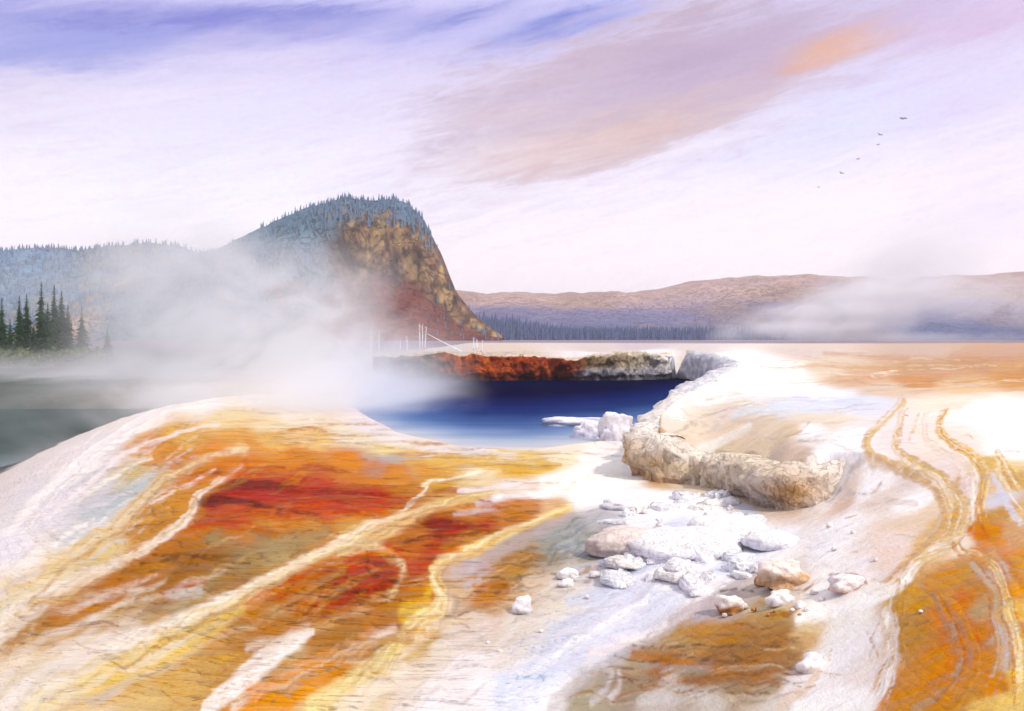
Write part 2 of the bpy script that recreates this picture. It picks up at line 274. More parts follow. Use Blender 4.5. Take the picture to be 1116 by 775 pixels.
STROKES = """
f6eeec .9 4 10,582,7 25,562,8 70,516,10 120,476,10 160,452,8 205,439,6 285,433,4
f4e8ea .8 2 50,566,4 85,536,5 130,498,5 172,480,4 205,469,3 240,462,2
f0e4d4 .8 2 85,545,3 110,526,4 135,511,3 165,498,3
ecdcb4 .9 5 0,672,12 40,636,12 80,602,10 118,577,9 150,549,8 175,524,6 205,508,5 235,495,4 265,490,4
efe6dc .9 5 0,688,14 40,660,14 85,637,12 120,622,10 155,603,7 185,580,5 207,565,4 215,548,4 235,527,4 262,508,3
d0a058 .5 5 0,745,8 60,725,12 130,700,10 190,672,6
e0b870 .55 5 10,640,8 60,618,10 105,592,8 140,568,6
dcac5c .5 5 60,775,10 120,755,12 180,730,10 240,700,8
b4802f .8 8 10,697,8 70,668,22 130,645,32 190,625,30 245,604,14
a0642a .6 6 90,655,8 140,638,14 200,616,12 240,600,6
c08c48 .5 6 0,712,10 60,690,16 130,672,18 200,655,14
c87c28 .7 6 60,668,14 100,654,18 140,634,18 180,612,16
b85c1c .6 4 105,645,5 140,625,7 165,610,8 190,598,6
a89468 .7 6 190,668,12 230,632,10 270,608,9 320,592,8 355,578,4
d86c14 .8 4 195,520,6 230,512,8 260,503,6
d8501c .9 4 200,522,3 240,516,4 275,512,5
e07c18 .8 5 275,503,6 330,498,7 390,507,6 440,512,3
c82c08 .9 6 230,548,16 270,538,30 330,540,36 390,545,24 440,545,10
c02006 .8 6 250,545,16 300,535,22 360,530,10
d84c10 .7 4 240,560,10 300,560,8 370,562,7 425,556,5
d8641c .7 3 290,513,6 360,515,6 420,525,5
6a0806 .9 2.5 217,547,4 235,546,9 255,545,5 285,549,2
7c0c06 .9 2.5 241,531,4 262,527,10 290,527,7 320,532,3
700c08 .8 1 272,549,1.5 310,556,1.8 350,562,1.2
7c1008 .6 1 285,533,1.2 340,534,1.2 400,539,1 430,539,.8
8c1808 .6 1 212,515,1.2 235,514,1.4 255,516,1
a02008 .5 1 300,545,1 350,548,1 400,550,1
c84010 .9 3 207,572,5 235,570,8 262,576,5
d0480c .8 2 270,571,3 280,580,5 300,582,3
a05c30 .6 1 270,580,1.2 310,581,1.2 345,577,1
7c3410 .6 .8 165,606,1 195,607,1.2 230,607,1 262,606,1
802c10 .7 .8 172,612,1.2 205,609,1.4 240,612,1.2 272,615,.8
8c3410 .7 .8 152,616,1.2 185,613,1.4 215,617,1.2
94381c .6 .8 160,622,1 200,624,1.2 225,622,1 258,627,.8
b83c14 .9 2 175,646,3 200,640,4 225,633,2
c8c4c4 .7 3 182,650,4 205,650,7 218,644,4
a89c90 .5 4 135,668,6 165,664,8 200,655,4
8c5c40 .7 .8 160,657,1 172,660,1.2 186,655,1
906050 .6 1 130,688,2 142,684,2
f0e8e2 .85 6 0,768,30 40,748,26 90,720,20 150,697,16
faf4ea .9 3 110,712,6 150,695,8 200,676,9 255,652,7
f0d06c .9 4 90,752,14 130,731,18 170,715,20 215,692,16 250,671,10 285,648,6
ecdcac .8 4 30,775,14 75,756,12 110,740,8
fdf6e0 .95 2.5 205,676,4 245,656,6 285,636,8 320,618,6 350,604,4
fdf4dc .95 2 340,609,5 360,598,5 390,580,4 400,572,3.5 420,567,3.5 440,559,3.5 452,545,3.5 463,535,3 466,530,3 460,529,2.5 470,524,2.5 490,521,2.5 512,516,2 545,512,2
ecd8a0 .85 4 365,604,6 410,585,9 440,568,11 475,552,6 510,542,4 545,535,3
ecc98c .7 4 395,596,6 425,580,8 445,566,8
e8d0a0 .9 2.5 388,590,4 405,594,6 425,606,4.5 437,616,4.5 440,625,4.5 434,634,4 428,645,4.5 405,657,4.5 385,666,4.5
dcb878 .8 3 428,645,4 405,657,5 380,668,6 350,682,5 325,694,5 300,706,5
c8a468 .7 3 375,622,3 345,640,5 320,655,6 290,672,5 260,692,4
d04a10 .7 3 365,605,4 335,622,6 300,642,7 270,660,6
b82808 .7 5 395,615,10 420,615,16 410,640,16 375,655,14 345,668,8
cc4c14 .6 4 440,640,8 450,620,8
581408 .9 .8 399,600,1.2 402,612,1.4 400,618,1.2 406,625,1.6 425,632,1 432,634,.8
581408 .8 .8 405,624,1.2 392,632,1.4 375,640,1.4 356,652,1
6c1c0c .7 .8 352,660,1 368,648,1 390,645,1 410,642,.8
6c2410 .6 .8 300,668,1 325,655,1 345,645,1 370,630,.8
fbf8f6 .9 2.5 225,772,10 262,742,13 290,720,14 318,702,9 340,690,3
e8dcd0 .7 3 270,706,5 300,700,7 335,687,5
c4b8a8 .6 3 285,742,5 305,735,6 330,728,4
ecdccc .85 3 255,772,6 290,752,6 325,733,6 360,718,5 395,702,5 430,685,3
f09c14 .9 5 265,790,16 300,757,18 335,740,16 365,727,10
e8941c .7 5 355,738,14 400,712,8
ecc848 .8 4 440,668,8 462,655,10 468,645,8
fae9a8 .95 2.5 620,553,4 580,570,5 540,588,6 500,604,6 480,612,6 473,621,8 474,636,9 482,650,10 478,662,11 462,674,11 446,686,10 432,705,10 410,724,12 380,745,12 340,770,12
fdf3cc .8 2 474,628,4 476,640,5 485,652,5 480,664,4 460,678,4 444,690,3
dcd0b4 .7 1.5 448,690,2 452,700,2.5 440,715,3 425,722,2
f0dcc0 .8 3 492,652,4 488,668,6 470,685,6 450,705,6 420,735,6 380,765,8
b09c84 .7 2 500,655,2 494,668,3 480,678,2
f6ead8 .7 4 440,728,8 410,752,10 370,775,10
c8b8b8 .8 3 508,640,4 512,625,6 516,612,5 522,602,3
b8a8a8 .7 3 520,605,4 555,595,6 590,580,6 625,562,5
d0661c .7 2 515,638,2 535,637,4 555,640,2
b8743c .6 .8 520,648,1 540,645,1 560,642,1
c48038 .6 1 525,630,1.5 550,622,1.5 575,618,1
a87838 .7 2 548,610,3 570,605,4 595,607,3
8c3410 .6 .8 472,582,1 495,585,1.2 520,582,1
8c2c10 .6 .8 460,596,1 490,594,1.2 515,592,1
942c10 .5 .8 450,610,1 470,608,1.2 490,607,1
981808 .85 2 455,569,3 475,570,5 505,575,4 530,573,3
c8c8d8 .8 2 520,550,3 540,545,4 565,540,3
c8bcc0 .7 2 495,562,2 515,558,3 540,553,2
b83418 .6 1 490,555,1.2 515,552,1.4 545,552,1
b84020 .6 1 520,545,1 545,550,1.2 575,545,1
b43410 .8 2 472,535,3 490,532,4 505,535,2
fffefc .95 5 540,540,3 580,540,5 620,530,12 660,520,24 700,505,26
fdfcfc .9 4 590,524,4 620,515,8 660,505,14 690,495,14
f2e8f0 .8 2 500,534,2 540,530,3 585,524,3
e8b848 .75 2.5 500,503,3 540,510,5 580,514,5 610,508,3
e4c068 .7 2 545,490,2 575,494,3 610,494,2
ecc860 .6 2 410,487,2 440,490,3 480,495,3 520,500,3
b4b4bc .7 1.5 415,500,2 435,500,3.5 455,500,2
d89430 .85 1.5 315,469,2 335,467,4 355,470,2
c88c58 .6 .8 300,490,1 320,495,1 345,492,.8
e49834 .6 3 270,480,4 290,492,6 310,497,4
d8902c .8 3 155,492,5 170,487,8 188,492,5
ccb888 .6 3 120,515,5 150,500,6
b4bcc0 .8 4 92,562,8 115,550,12 138,538,10 160,528,5
d0d0d0 .6 3 60,590,6 85,575,8
fdfcff .9 4 690,545,16 730,550,26 780,560,20
fcfbff .9 8 570,775,24 620,735,10
fbfaff .9 8 860,585,12 800,600,30 740,630,36 690,660,30 650,690,12
f6f4fc .8 6 640,705,10 690,672,16 740,640,16 790,618,10
fdfcff .95 5 545,770,14 575,755,16 605,748,8
e0dcec .7 4 585,722,14 615,712,14 640,712,8
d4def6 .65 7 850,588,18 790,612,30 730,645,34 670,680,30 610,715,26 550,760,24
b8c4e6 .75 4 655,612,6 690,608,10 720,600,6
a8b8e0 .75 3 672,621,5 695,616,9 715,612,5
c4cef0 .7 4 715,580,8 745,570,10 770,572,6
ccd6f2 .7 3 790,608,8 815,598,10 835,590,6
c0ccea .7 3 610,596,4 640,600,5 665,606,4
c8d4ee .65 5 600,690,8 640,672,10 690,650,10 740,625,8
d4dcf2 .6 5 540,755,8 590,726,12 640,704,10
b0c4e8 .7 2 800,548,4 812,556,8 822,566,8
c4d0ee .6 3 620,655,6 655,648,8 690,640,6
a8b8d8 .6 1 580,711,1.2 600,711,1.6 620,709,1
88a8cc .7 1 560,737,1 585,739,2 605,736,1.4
ecdcd8 .8 3 640,715,5 680,698,6 720,680,5 760,660,4
fbf2f0 .9 1.5 676,697,2 700,690,3 718,682,2 730,675,1.5
c4b8bc .8 3 730,672,6 765,650,9 800,632,8 825,625,4
a8a0a4 .7 2 620,760,4 640,740,5 660,723,6 690,706,5
ccc4c4 .7 3 600,770,10 625,748,8 650,728,5
d0c8cc .85 2 655,722,3 662,730,4 668,738,4 660,752,4 645,765,5
d8d0d0 .8 2.5 675,735,3 674,750,4 665,760,4
d8d4d4 .7 4 700,765,8 740,756,10 770,760,8
d4c8c4 .7 3 720,742,3 732,738,6 745,745,3
c08c48 .7 5 740,685,7 790,690,12 850,692,10
b08448 .6 4 770,712,8 820,712,12 870,712,8
bc7838 .75 3 690,713,4 715,716,6 740,720,3
bc7830 .8 3 740,743,2 775,740,5 810,738,6 850,745,3
d07c28 .7 2 700,718,2 750,722,3 800,735,3
a8a0a0 .6 3 700,725,3 740,730,4 775,728,3
6c4c30 .6 .8 690,703,1 720,706,1.2 750,704,1
7c5430 .6 .8 670,714,1 700,722,1.2 730,720,1
6c5038 .6 .8 750,702,1 800,706,1.2 850,704,1
7c5838 .6 .8 760,720,1 800,722,1.2 860,724,1
8c6038 .6 .8 740,752,1 790,758,1.2 840,756,1
94683c .5 .8 770,690,1 820,694,1 870,696,1
84644c .5 .8 660,735,1 690,742,1.2 720,740,1
a07848 .6 1 780,730,1 830,728,1.2 880,732,1
604838 .7 .8 785,645,1 805,641,1.4 822,643,1
b0a8b0 .7 1.5 755,668,2 775,664,2.5 800,668,2
e8dcbc .7 3 812,664,3 840,660,5 870,668,4
a86c30 .7 1.5 838,668,2 858,672,3 872,664,2
98602c .8 1.5 862,640,2 875,643,2.5 886,634,2
a87450 .8 1 905,627,1.2 930,627,1.6 945,636,1.2 935,642,1.5 912,641,1.2
805040 .85 1 945,648,2 960,643,2 975,635,1.6 985,622,1.5 995,607,1.4 1010,597,1.2
c89070 .6 2 970,630,3 990,612,4 1012,594,3
fffdfc .95 3 870,675,5 890,668,8 920,661,9 950,652,10 975,642,10 992,625,9 1002,610,8 1020,598,6 1040,590,5
fffdfc .95 3 965,668,6 972,690,7 972,710,8 968,735,9 960,755,10 945,775,12
e4d0b0 .7 2 985,640,2 975,655,2.5 965,668,2
dcac5c .8 3 990,655,5 1000,630,6 1008,612,5
d09840 .7 5 985,680,9 995,720,12
a88040 .6 1 978,682,1 1000,680,1.5 1012,676,1
fbf6f2 .9 3 880,745,6 895,725,10 900,720,8
e8ccb4 .8 4 850,770,7 875,755,6 890,735,5
ffffff .9 5 870,775,12 900,762,14 940,758,8
d4b478 .8 1.5 906,712,3 904,718,2
c8bcc4 .6 1 945,690,1.2 955,700,1.2 948,715,1.5 955,730,1.2
c08850 .6 1 957,680,1.2 950,695,1 958,715,1.2
e0c080 .85 1.8 985,437,4 972,452,4 955,467,3.6 945,478,3.4 943,488,3.2 950,498,3
d4b8a0 .8 2 943,488,3 952,500,4 968,507,5 985,512,6 1005,522,6 1020,535,5 1026,548,6 1030,560,7 1022,575,8 1010,590,6
e0c078 .85 1.2 990,442,3 984,452,3 983,463,2.6 974,478,2.4 978,488,2.2 992,500,2.4 1008,508,2.4 1022,518,2.6
ecd8b0 .9 2 1022,518,3 1035,525,4 1045,535,4 1052,545,4 1055,552,3
d8a858 .8 3 1045,522,3 1040,535,5 1045,548,6 1040,560,7 1030,570,6
d8c080 .7 1.2 1002,450,2 996,465,2 990,478,2
dcc090 .85 1.5 1032,448,2 1024,460,3.4 1024,470,3 1032,480,3 1045,487,3.4 1056,493,3.4 1066,502,4 1071,512,5
dca030 .9 2.2 1064,496,3 1071,508,5.5 1074,520,7 1072,532,7 1068,545,7
d86418 .95 1.4 1064,545,2.5 1069,543,4 1073,541,2
e09018 .85 3 1068,550,6 1065,562,9 1075,575,12 1085,585,9
dc6c0c .85 3 1052,578,6 1066,575,10 1074,583,9 1062,572,7
e89c20 .7 3 1080,590,5 1092,592,6
c0480c .7 1 1056,576,1.5 1068,571,1.6 1075,580,1.4
fdf6ee .9 2 1063,500,3 1063,520,4 1061,535,5 1060,550,6 1056,565,6 1050,580,6 1040,592,5
ecd890 .8 1.5 1044,548,3 1050,565,3 1048,578,3 1038,592,3
dcc078 .8 1.5 1085,492,2 1090,505,3 1105,518,4 1120,532,4
dcdcee .9 2.2 1084,520,2.5 1090,532,5 1098,548,6 1106,562,5 1112,570,3
fbf4ec .8 1 1086,512,1.2 1096,528,1.6 1106,543,1.4 1114,555,1.2
f0d8a0 .7 2 1096,505,4 1108,512,5
c8b8b8 .6 .8 1097,492,1.5 1105,491,1.8 1112,494,1
c89468 .7 1 1045,475,1 1054,473,1.6 1060,478,1
705848 .9 .8 986,451.5,2 989,452,2
fbecc0 .95 1.6 1042,588,2.5 1044,596,3 1050,602,3.6 1065,606,3.6 1078,610,3.6 1088,620,4 1090,632,4 1092,645,4 1096,655,4 1100,668,4 1106,682,4.5 1108,694,5 1112,706,5 1110,722,6 1112,745,7
c87830 .7 .8 1048,598,1 1060,604,1.2 1080,610,1.2 1090,618,1
d8502c .8 1.2 1066,602,1.5 1072,610,2.5 1080,622,2
c0b8c0 .85 2 1058,612,3 1066,622,6 1078,632,6 1084,642,3
b0a8a8 .7 1 1080,630,1.4 1087,645,1.6 1094,655,1.4
c4b8c4 .85 2 1082,672,3 1090,685,6 1098,697,7 1098,708,5
b8b0b0 .7 2 1085,650,4 1082,665,5
e06414 .85 3 1040,655,4 1055,648,6 1062,640,4
e86018 .9 3 1014,665,4 1022,660,8 1030,672,9 1042,682,6 1046,700,5
d8480c .8 1.2 1038,672,2 1046,690,2.5 1050,705,2.5
e0541c .85 1.5 1050,668,2 1060,680,3 1067,695,3 1069,705,2.5
a8948c .8 2 1032,655,3 1040,668,3.5 1050,685,4 1057,705,4.5 1056,722,4
8c5c34 .8 1.2 1030,658,2 1036,668,2
e06c18 .8 4 1048,715,9 1042,735,9 1015,745,5
e08018 .7 5 1060,735,7 1040,755,7 1010,750,9
b0a490 .7 2.5 1050,730,4 1035,748,5 1015,762,5 995,775,6
e4701c .8 2 1075,730,4 1080,745,4 1072,755,3
e05820 .9 1.5 1078,755,3 1084,754,4
d08c40 .7 3 1090,735,5 1095,750,5
ecac38 .7 4 1108,625,8 1112,655,7 1115,680,5
dc7c1c .7 3 1095,605,5 1105,620,4 1115,640,4
e0945c .6 2 1090,600,6 1110,600,6
f0d080 .8 4 1060,775,10 1090,765,10 1115,760,8
e0a468 .5 2 1116,402,3 1060,412,3 1000,414,2.5 940,411,1.5
dca048 .6 2 1120,412,4 1080,414,3 1040,418,2.5
c89c7c .7 4 900,385,4 980,390,6 1060,392,7 1120,390,6
d4a880 .6 3 880,398,3 960,402,5 1050,404,6 1120,402,5
d8a888 .7 2 930,413,2 1000,408,3 1060,405,2.5
ccac90 .6 1.2 980,395,1.4 1040,393,1.8 1090,396,1.4
a89484 .6 .6 1040,394,.7 1070,398,.8 1090,401,.7
e8d4b8 .8 2 960,428,2 1010,424,2.5 1060,419,2
d4d8ec .75 2 870,436,2 900,440,5 940,438,4
b4b4c4 .6 .7 865,433,.8 890,435,1 915,434,.8
b8b8c8 .6 .7 870,445,.8 910,447,1 935,440,.8
c0bcc8 .6 .7 835,418,.8 850,417,1
e4d4b4 .7 1.2 770,434,1.4 800,430,2.2 812,429,1.4
dcc890 .7 1 775,440,1 800,438,1.4 818,437,1
b8ac9c .75 .8 730,476,1 745,466,1.2 765,455,1.3 790,447,1.2 820,441,1.1
c4b49c .6 .8 760,475,1 780,465,1 800,457,1 830,448,1
d8e2ee .8 2.5 800,452,3 830,446,5 880,444,5 905,442,3
c8d4e0 .6 1 790,460,1 830,450,1.4 880,448,1.2
f2eee8 .8 2 760,495,4 785,480,6 815,465,5
c8b49c .6 .8 740,485,1 755,470,1 760,462,1
b89c7c .6 1 862,475,1 875,468,1.4 882,460,1
bcb4bc .7 .8 880,558,1 892,545,1.2 905,538,1.2 925,536,1.1 945,538,.9
c48c68 .7 1.5 948,536,1.8 955,533,2 960,527,1.4
c88c50 .8 1.2 920,564,2 928,563,3 933,561,1.6
d8c4bc .6 2 965,545,4 985,548,6 1000,550,4
d8b8a0 .5 1.5 955,560,2 970,555,2.5
"""  # pale blue strokes in the white basin paint shade and water sheen
ANC = []
for row in ANCH.strip().split('\n'):
    for a in row.split('|'):
        q = a.split(); ANC.append((float(q[0]), float(q[1]), lin(q[2])))
STR = []
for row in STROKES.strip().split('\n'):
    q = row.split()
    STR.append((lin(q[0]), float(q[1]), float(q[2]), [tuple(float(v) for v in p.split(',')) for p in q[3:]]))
_all = [(a[0], a[1]) for a in ANC]+[(p[0], p[1]) for s in STR for p in s[3]]
_hit = cast(_all)
_s, _t = plan(_hit[:, 0], _hit[:, 1])
KS = _t - np.array([p[1] for p in _all])
n0 = len(ANC)
AP = np.c_[_s[:n0], _t[:n0]]
AC = np.array([a[2] for a in ANC])
i0 = n0; SP = []
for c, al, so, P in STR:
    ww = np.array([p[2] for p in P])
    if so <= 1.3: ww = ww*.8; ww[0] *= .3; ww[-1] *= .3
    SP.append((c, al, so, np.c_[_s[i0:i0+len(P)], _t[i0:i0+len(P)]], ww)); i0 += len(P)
_ap = np.array([(a[0], a[1]) for a in ANC]); _off = _t[:n0]-_ap[:, 1]
def to_plan(px, py):
    d2 = (px-_ap[:, 0])**2+(1.7*(py-_ap[:, 1]))**2+30
    w = 1/d2**2
    return px, py+float((w*_off).sum()/w.sum())
HR = random.Random(5)
def hairlines(n, poly, cols, slope, length, width, alpha, wob, soft=.6, bend=0):
    P = np.array(poly, float); lo, hi = P.min(0), P.max(0); k = 0
    while k < n:
        x, y = HR.uniform(lo[0], hi[0]), HR.uniform(lo[1], hi[1])
        if not bool(inside(np.array([x]), np.array([y]), poly)[0]): continue
        k += 1
        L = HR.uniform(*length); sl = HR.uniform(*slope); m = 6
        ph, fr = HR.random()*6.3, HR.uniform(.04, .12)
        dx, dy = 1/math.hypot(1, sl), sl/math.hypot(1, sl); bd = HR.uniform(-bend, bend)
        pts = []
        for i in range(m):
            q = (i/(m-1)-.5)*L
            o = wob*math.sin(q*fr+ph)+wob*.5*HR.uniform(-1, 1)+bd*(q/L)**2*L
            pts.append(to_plan(x+dx*q-dy*o, y+dy*q+dx*o))
        w0 = HR.uniform(*width)
        SP.append((lin(HR.choice(cols)), HR.uniform(*alpha), soft, np.array(pts), np.array([.1, .8, 1, 1, .7, .1])*w0))
MATS = [(150,495),(330,475),(520,490),(640,515),(600,560),(560,660),(470,700),(380,770),(230,770),(60,700),(60,660)]
hairlines(60, [(60,480),(150,460),(250,440),(250,490),(120,600),(0,690),(0,620)], ['c8c0c8','e8dcd4','fbf4f0','d0ccd4'], (-.75, -.45), (40, 110), (1, 3), (.3, .6), 1.5, 1.2)
hairlines(90, MATS, ['e8c080','f0d8a0','d8a050','c88838','b07040'], (-.62, -.4), (40, 120), (1.2, 4), (.2, .5), 1.5, 1.5)
hairlines(60, [(0,650),(150,640),(300,640),(130,775),(0,775)], ['f4ece6','dccfc2','c8b8a8','e8dcd4','d4c098'], (-.5, -.3), (40, 130), (1.5, 5), (.25, .5), 1.5, 2)
RUST = ['8c4418','94501c','7c4c28','a8541c','864418']
hairlines(70, MATS, RUST, (-.10, .06), (20, 85), (.05, .5), (.18, .45), .35, .5)
hairlines(90, [(215,515),(270,500),(460,520),(440,565),(250,580)], ['8c1408','a02808','d86820','701008','e07828'], (-.06, .06), (20, 90), (.1, .9), (.25, .5), .4, .6)
hairlines(90, [(440,570),(600,545),(560,580),(470,600),(430,660),(340,670),(390,610)], ['781808','8c1c08','d86428','701808'], (-.12, .06), (14, 55), (.1, .6), (.25, .55), .5, .5)
hairlines(90, [(280,440),(420,455),(680,490),(640,515),(500,505),(330,485),(250,470)], ['c89058','d8a860','a89088','f6e8d0','c8a878'], (-.04, .04), (25, 90), (.2, 1.0), (.25, .5), .3)
hairlines(60, [(650,745),(690,700),(760,675),(880,690),(885,745),(800,775),(640,775)], ['6c4c30','7c5430','a86028','c87c38','8c7860','d8c8b0'], (-.08, .05), (24, 90), (.1, 1.1), (.25, .5), .5, .6)
hairlines(70, [(560,600),(640,590),(640,640),(560,660),(490,700),(500,640)], ['8c6438','a87840','c8a478','6c6458'], (-.2, .02), (15, 60), (.1, 1.0), (.25, .5), .5)
hairlines(50, [(590,590),(650,555),(660,600),(600,610)], ['78807c','8c9494','b4b8b4','6c7064','a89468'], (-.8, -.3), (12, 40), (.8, 2.2), (.3, .6), 1)
hairlines(60, [(480,700),(600,640),(680,680),(600,720),(520,760),(420,775)], ['fbf8f6','c8bcb8','d8ccc4','ece4e4','b8aca8'], (-.55, -.2), (20, 70), (.8, 2.5), (.25, .5), 1.2)
hairlines(80, [(560,770),(700,690),(860,600),(830,580),(700,610),(650,690)], ['ffffff','d8d8ec','e4e2f2','ccd0e8','f4f2fa'], (-.65, -.35), (20, 80), (.8, 3), (.3, .6), 1.2)
hairlines(110, [(740,425),(960,425),(940,520),(880,520),(860,480),(740,460)], ['b8b0bc','c8c0cc','fbfafc','c8b8a8','d4ccd8','b0a49c'], (-.25, .05), (14, 60), (.1, .8), (.2, .45), .7, .6)
hairlines(70, [(880,530),(960,530),(1000,590),(940,640),(830,650),(860,590)], ['d0c0c4','c8a890','fbfafc','d8ccd0','e0c8b8'], (-.4, .2), (8, 34), (.1, .9), (.2, .45), 1)
hairlines(50, [(850,385),(1116,380),(1116,420),(960,430),(850,410)], ['b89c88','d8a878','e8c8a0','c0a898','f4e4d0'], (-.05, .02), (30, 140), (.3, 1.2), (.3, .6), .3)
def ribbons(pts, spread, n, cols, width, alpha):
    P = np.array([p[:2] for p in pts], float)
    T = np.gradient(P, axis=0); T /= np.linalg.norm(T, axis=1)[:, None]; N = np.c_[-T[:, 1], T[:, 0]]
    f = np.linspace(.55, 1.3, len(P))[:, None]
    for k in range(n):
        o = HR.uniform(*spread); a, b = sorted((HR.random(), HR.random()))
        i, j = int(a*len(P)*.7), max(int(a*len(P)*.7)+4, int((.4+.6*b)*len(P)))
        Q = (P+N*o*f)[i:j]+np.array([[HR.uniform(-.7, .7), HR.uniform(-.5, .5)] for _ in range(len(P))])[i:j]
        if len(Q) < 3: continue
        w = np.ones(len(Q))*HR.uniform(*width); w[0] *= .2; w[-1] *= .2
        SP.append((lin(HR.choice(cols)), HR.uniform(*alpha), .7, np.array([to_plan(*q) for q in Q]), w))
def spl(pts, m=4):
    out = []
    for k in range(len(pts)-1):
        p0, p1, p2, p3 = [np.array(pts[min(max(i, 0), len(pts)-1)], float) for i in (k-1, k, k+1, k+2)]
        for i in range(m):
            t = i/m; out.append(.5*((2*p1)+(-p0+p2)*t+(2*p0-5*p1+4*p2-p3)*t*t+(-p0+3*p1-3*p2+p3)*t**3))
    out.append(np.array(pts[-1], float)); return out
WARM = ['e4c894','d8b080','f6e6cc','e8c878','d4b8a4','fbf2e6','dcae68','c8a888']
ribbons(spl([(985,437),(972,452),(955,467),(945,478),(943,488),(952,500),(968,507),(985,512),(1005,522),(1022,536),(1030,556),(1026,575),(1010,592),(990,612),(965,636),(940,648)]), (-7, 5), 26, WARM, (.4, 1.8), (.4, .75))
ribbons(spl([(992,442),(984,455),(980,468),(978,486),(994,501),(1012,510),(1032,522),(1045,537),(1053,552),(1050,572),(1040,590),(1015,600),(1000,612),(980,636)]), (-6, 8), 24, WARM, (.4, 1.6), (.4, .75))
ribbons(spl([(1012,446),(1006,462),(1010,478),(1025,492),(1045,502),(1056,518),(1060,536),(1058,556),(1052,578)]), (-8, 7), 18, ['f2e2d4','e8d4c8','fbf4ee','dcc4b4','ecd8bc'], (.5, 2), (.4, .7))
ribbons(spl([(1034,446),(1024,460),(1026,472),(1040,485),(1056,493),(1068,506),(1074,522),(1072,536),(1067,552),(1070,570)]), (-5, 6), 20, ['e4b450','d89c30','f0d490','c88c38','e8c878','fbf0d8'], (.4, 1.8), (.4, .8))
ribbons(spl([(1042,588),(1048,600),(1065,606),(1084,616),(1091,634),(1096,655),(1103,680),(1110,706),(1112,745),(1108,775)]), (-9, 8), 26, ['fbecc4','ecc878','d89c40','e4b458','c8b0a8','d87820'], (.4, 1.8), (.35, .7))
ribbons(spl([(1008,630),(1020,645),(1034,662),(1044,685),(1052,708),(1050,730),(1030,752),(1000,770)]), (-16, 14), 40, ['d86018','e88c28','b0a090','c88830','e8b048','c85414','d89838'], (.5, 2.2), (.3, .65))
ribbons(spl([(1062,615),(1074,630),(1084,650),(1088,672),(1094,695),(1092,725),(1080,755),(1070,775)]), (-10, 10), 24, ['c8b8b8','d8a868','c88c40','b8b0bc','e0b868','d06c28'], (.4, 1.8), (.3, .6))
ribbons(spl([(985,620),(984,650),(980,680),(984,710),(975,740),(960,772)]), (-4, 14), 22, ['c89440','d8a450','b88438','e0b878','a88448'], (.4, 1.6), (.3, .6))
ribbons(spl([(1085,490),(1094,508),(1104,525),(1116,540)]), (-6, 10), 10, ['e8c070','f4dca0','d8a040','fbf4e8'], (.5, 1.8), (.4, .7))
ribbons(spl([(972,640),(970,660),(972,690),(970,720),(962,750),(950,775)]), (-8, 3), 14, ['fbf8f8','d8c8c4','e8d8cc','c8b8c0'], (.4, 1.6), (.3, .6))
LW = ['fbf0d4','f0d898','e0b868','d8a850','f6e6c0','c89850']
ribbons(spl([(545,535),(500,540),(470,553),(440,566),(400,582),(360,603),(310,628),(255,657),(200,686),(150,708),(90,738),(30,765)]), (-7, 11), 26, LW, (.4, 1.8), (.2, .5))
ribbons(spl([(620,553),(580,570),(540,588),(500,604),(480,614),(474,632),(482,650),(470,670),(440,697),(410,725),(375,748),(335,772)]), (-8, 9), 22, LW, (.4, 1.6), (.2, .5))
ribbons(spl([(235,496),(205,508),(175,525),(150,549),(118,577),(80,603),(40,636),(0,670)]), (-8, 8), 18, ['e8d0a0','d8b070','c8a070','c89850'], (.4, 1.8), (.2, .5))
ribbons(spl([(262,508),(235,526),(215,548),(205,566),(180,584),(155,604),(120,624),(85,640),(40,662),(0,690)]), (-7, 7), 24, ['f4e8dc','e8d0a8','d8b078','c89858'], (.4, 1.8), (.3, .6))
ribbons(spl([(470,690),(430,690),(390,704),(350,722),(310,742),(270,768)]), (-16, 12), 26, ['e8d8c4','e09828','d0a870','f2e6d4','b89868','e8a838'], (.5, 2.4), (.3, .55))
ribbons(spl([(860,585),(800,602),(740,630),(690,660),(640,692),(590,720),(545,755)]), (-16, 20), 34, ['ffffff','e4e2f0','d4d4e8','fbfaff','dcd4dc','c4c8e0'], (.6, 3), (.3, .6))
ribbons(spl([(285,433),(205,438),(160,451),(120,475),(70,515),(25,561),(0,590)]), (-16, 6), 26, ['fbf4f2','dcd4dc','e8dcd4','f6ece8','ccc8d0'], (.5, 2), (.35, .6))
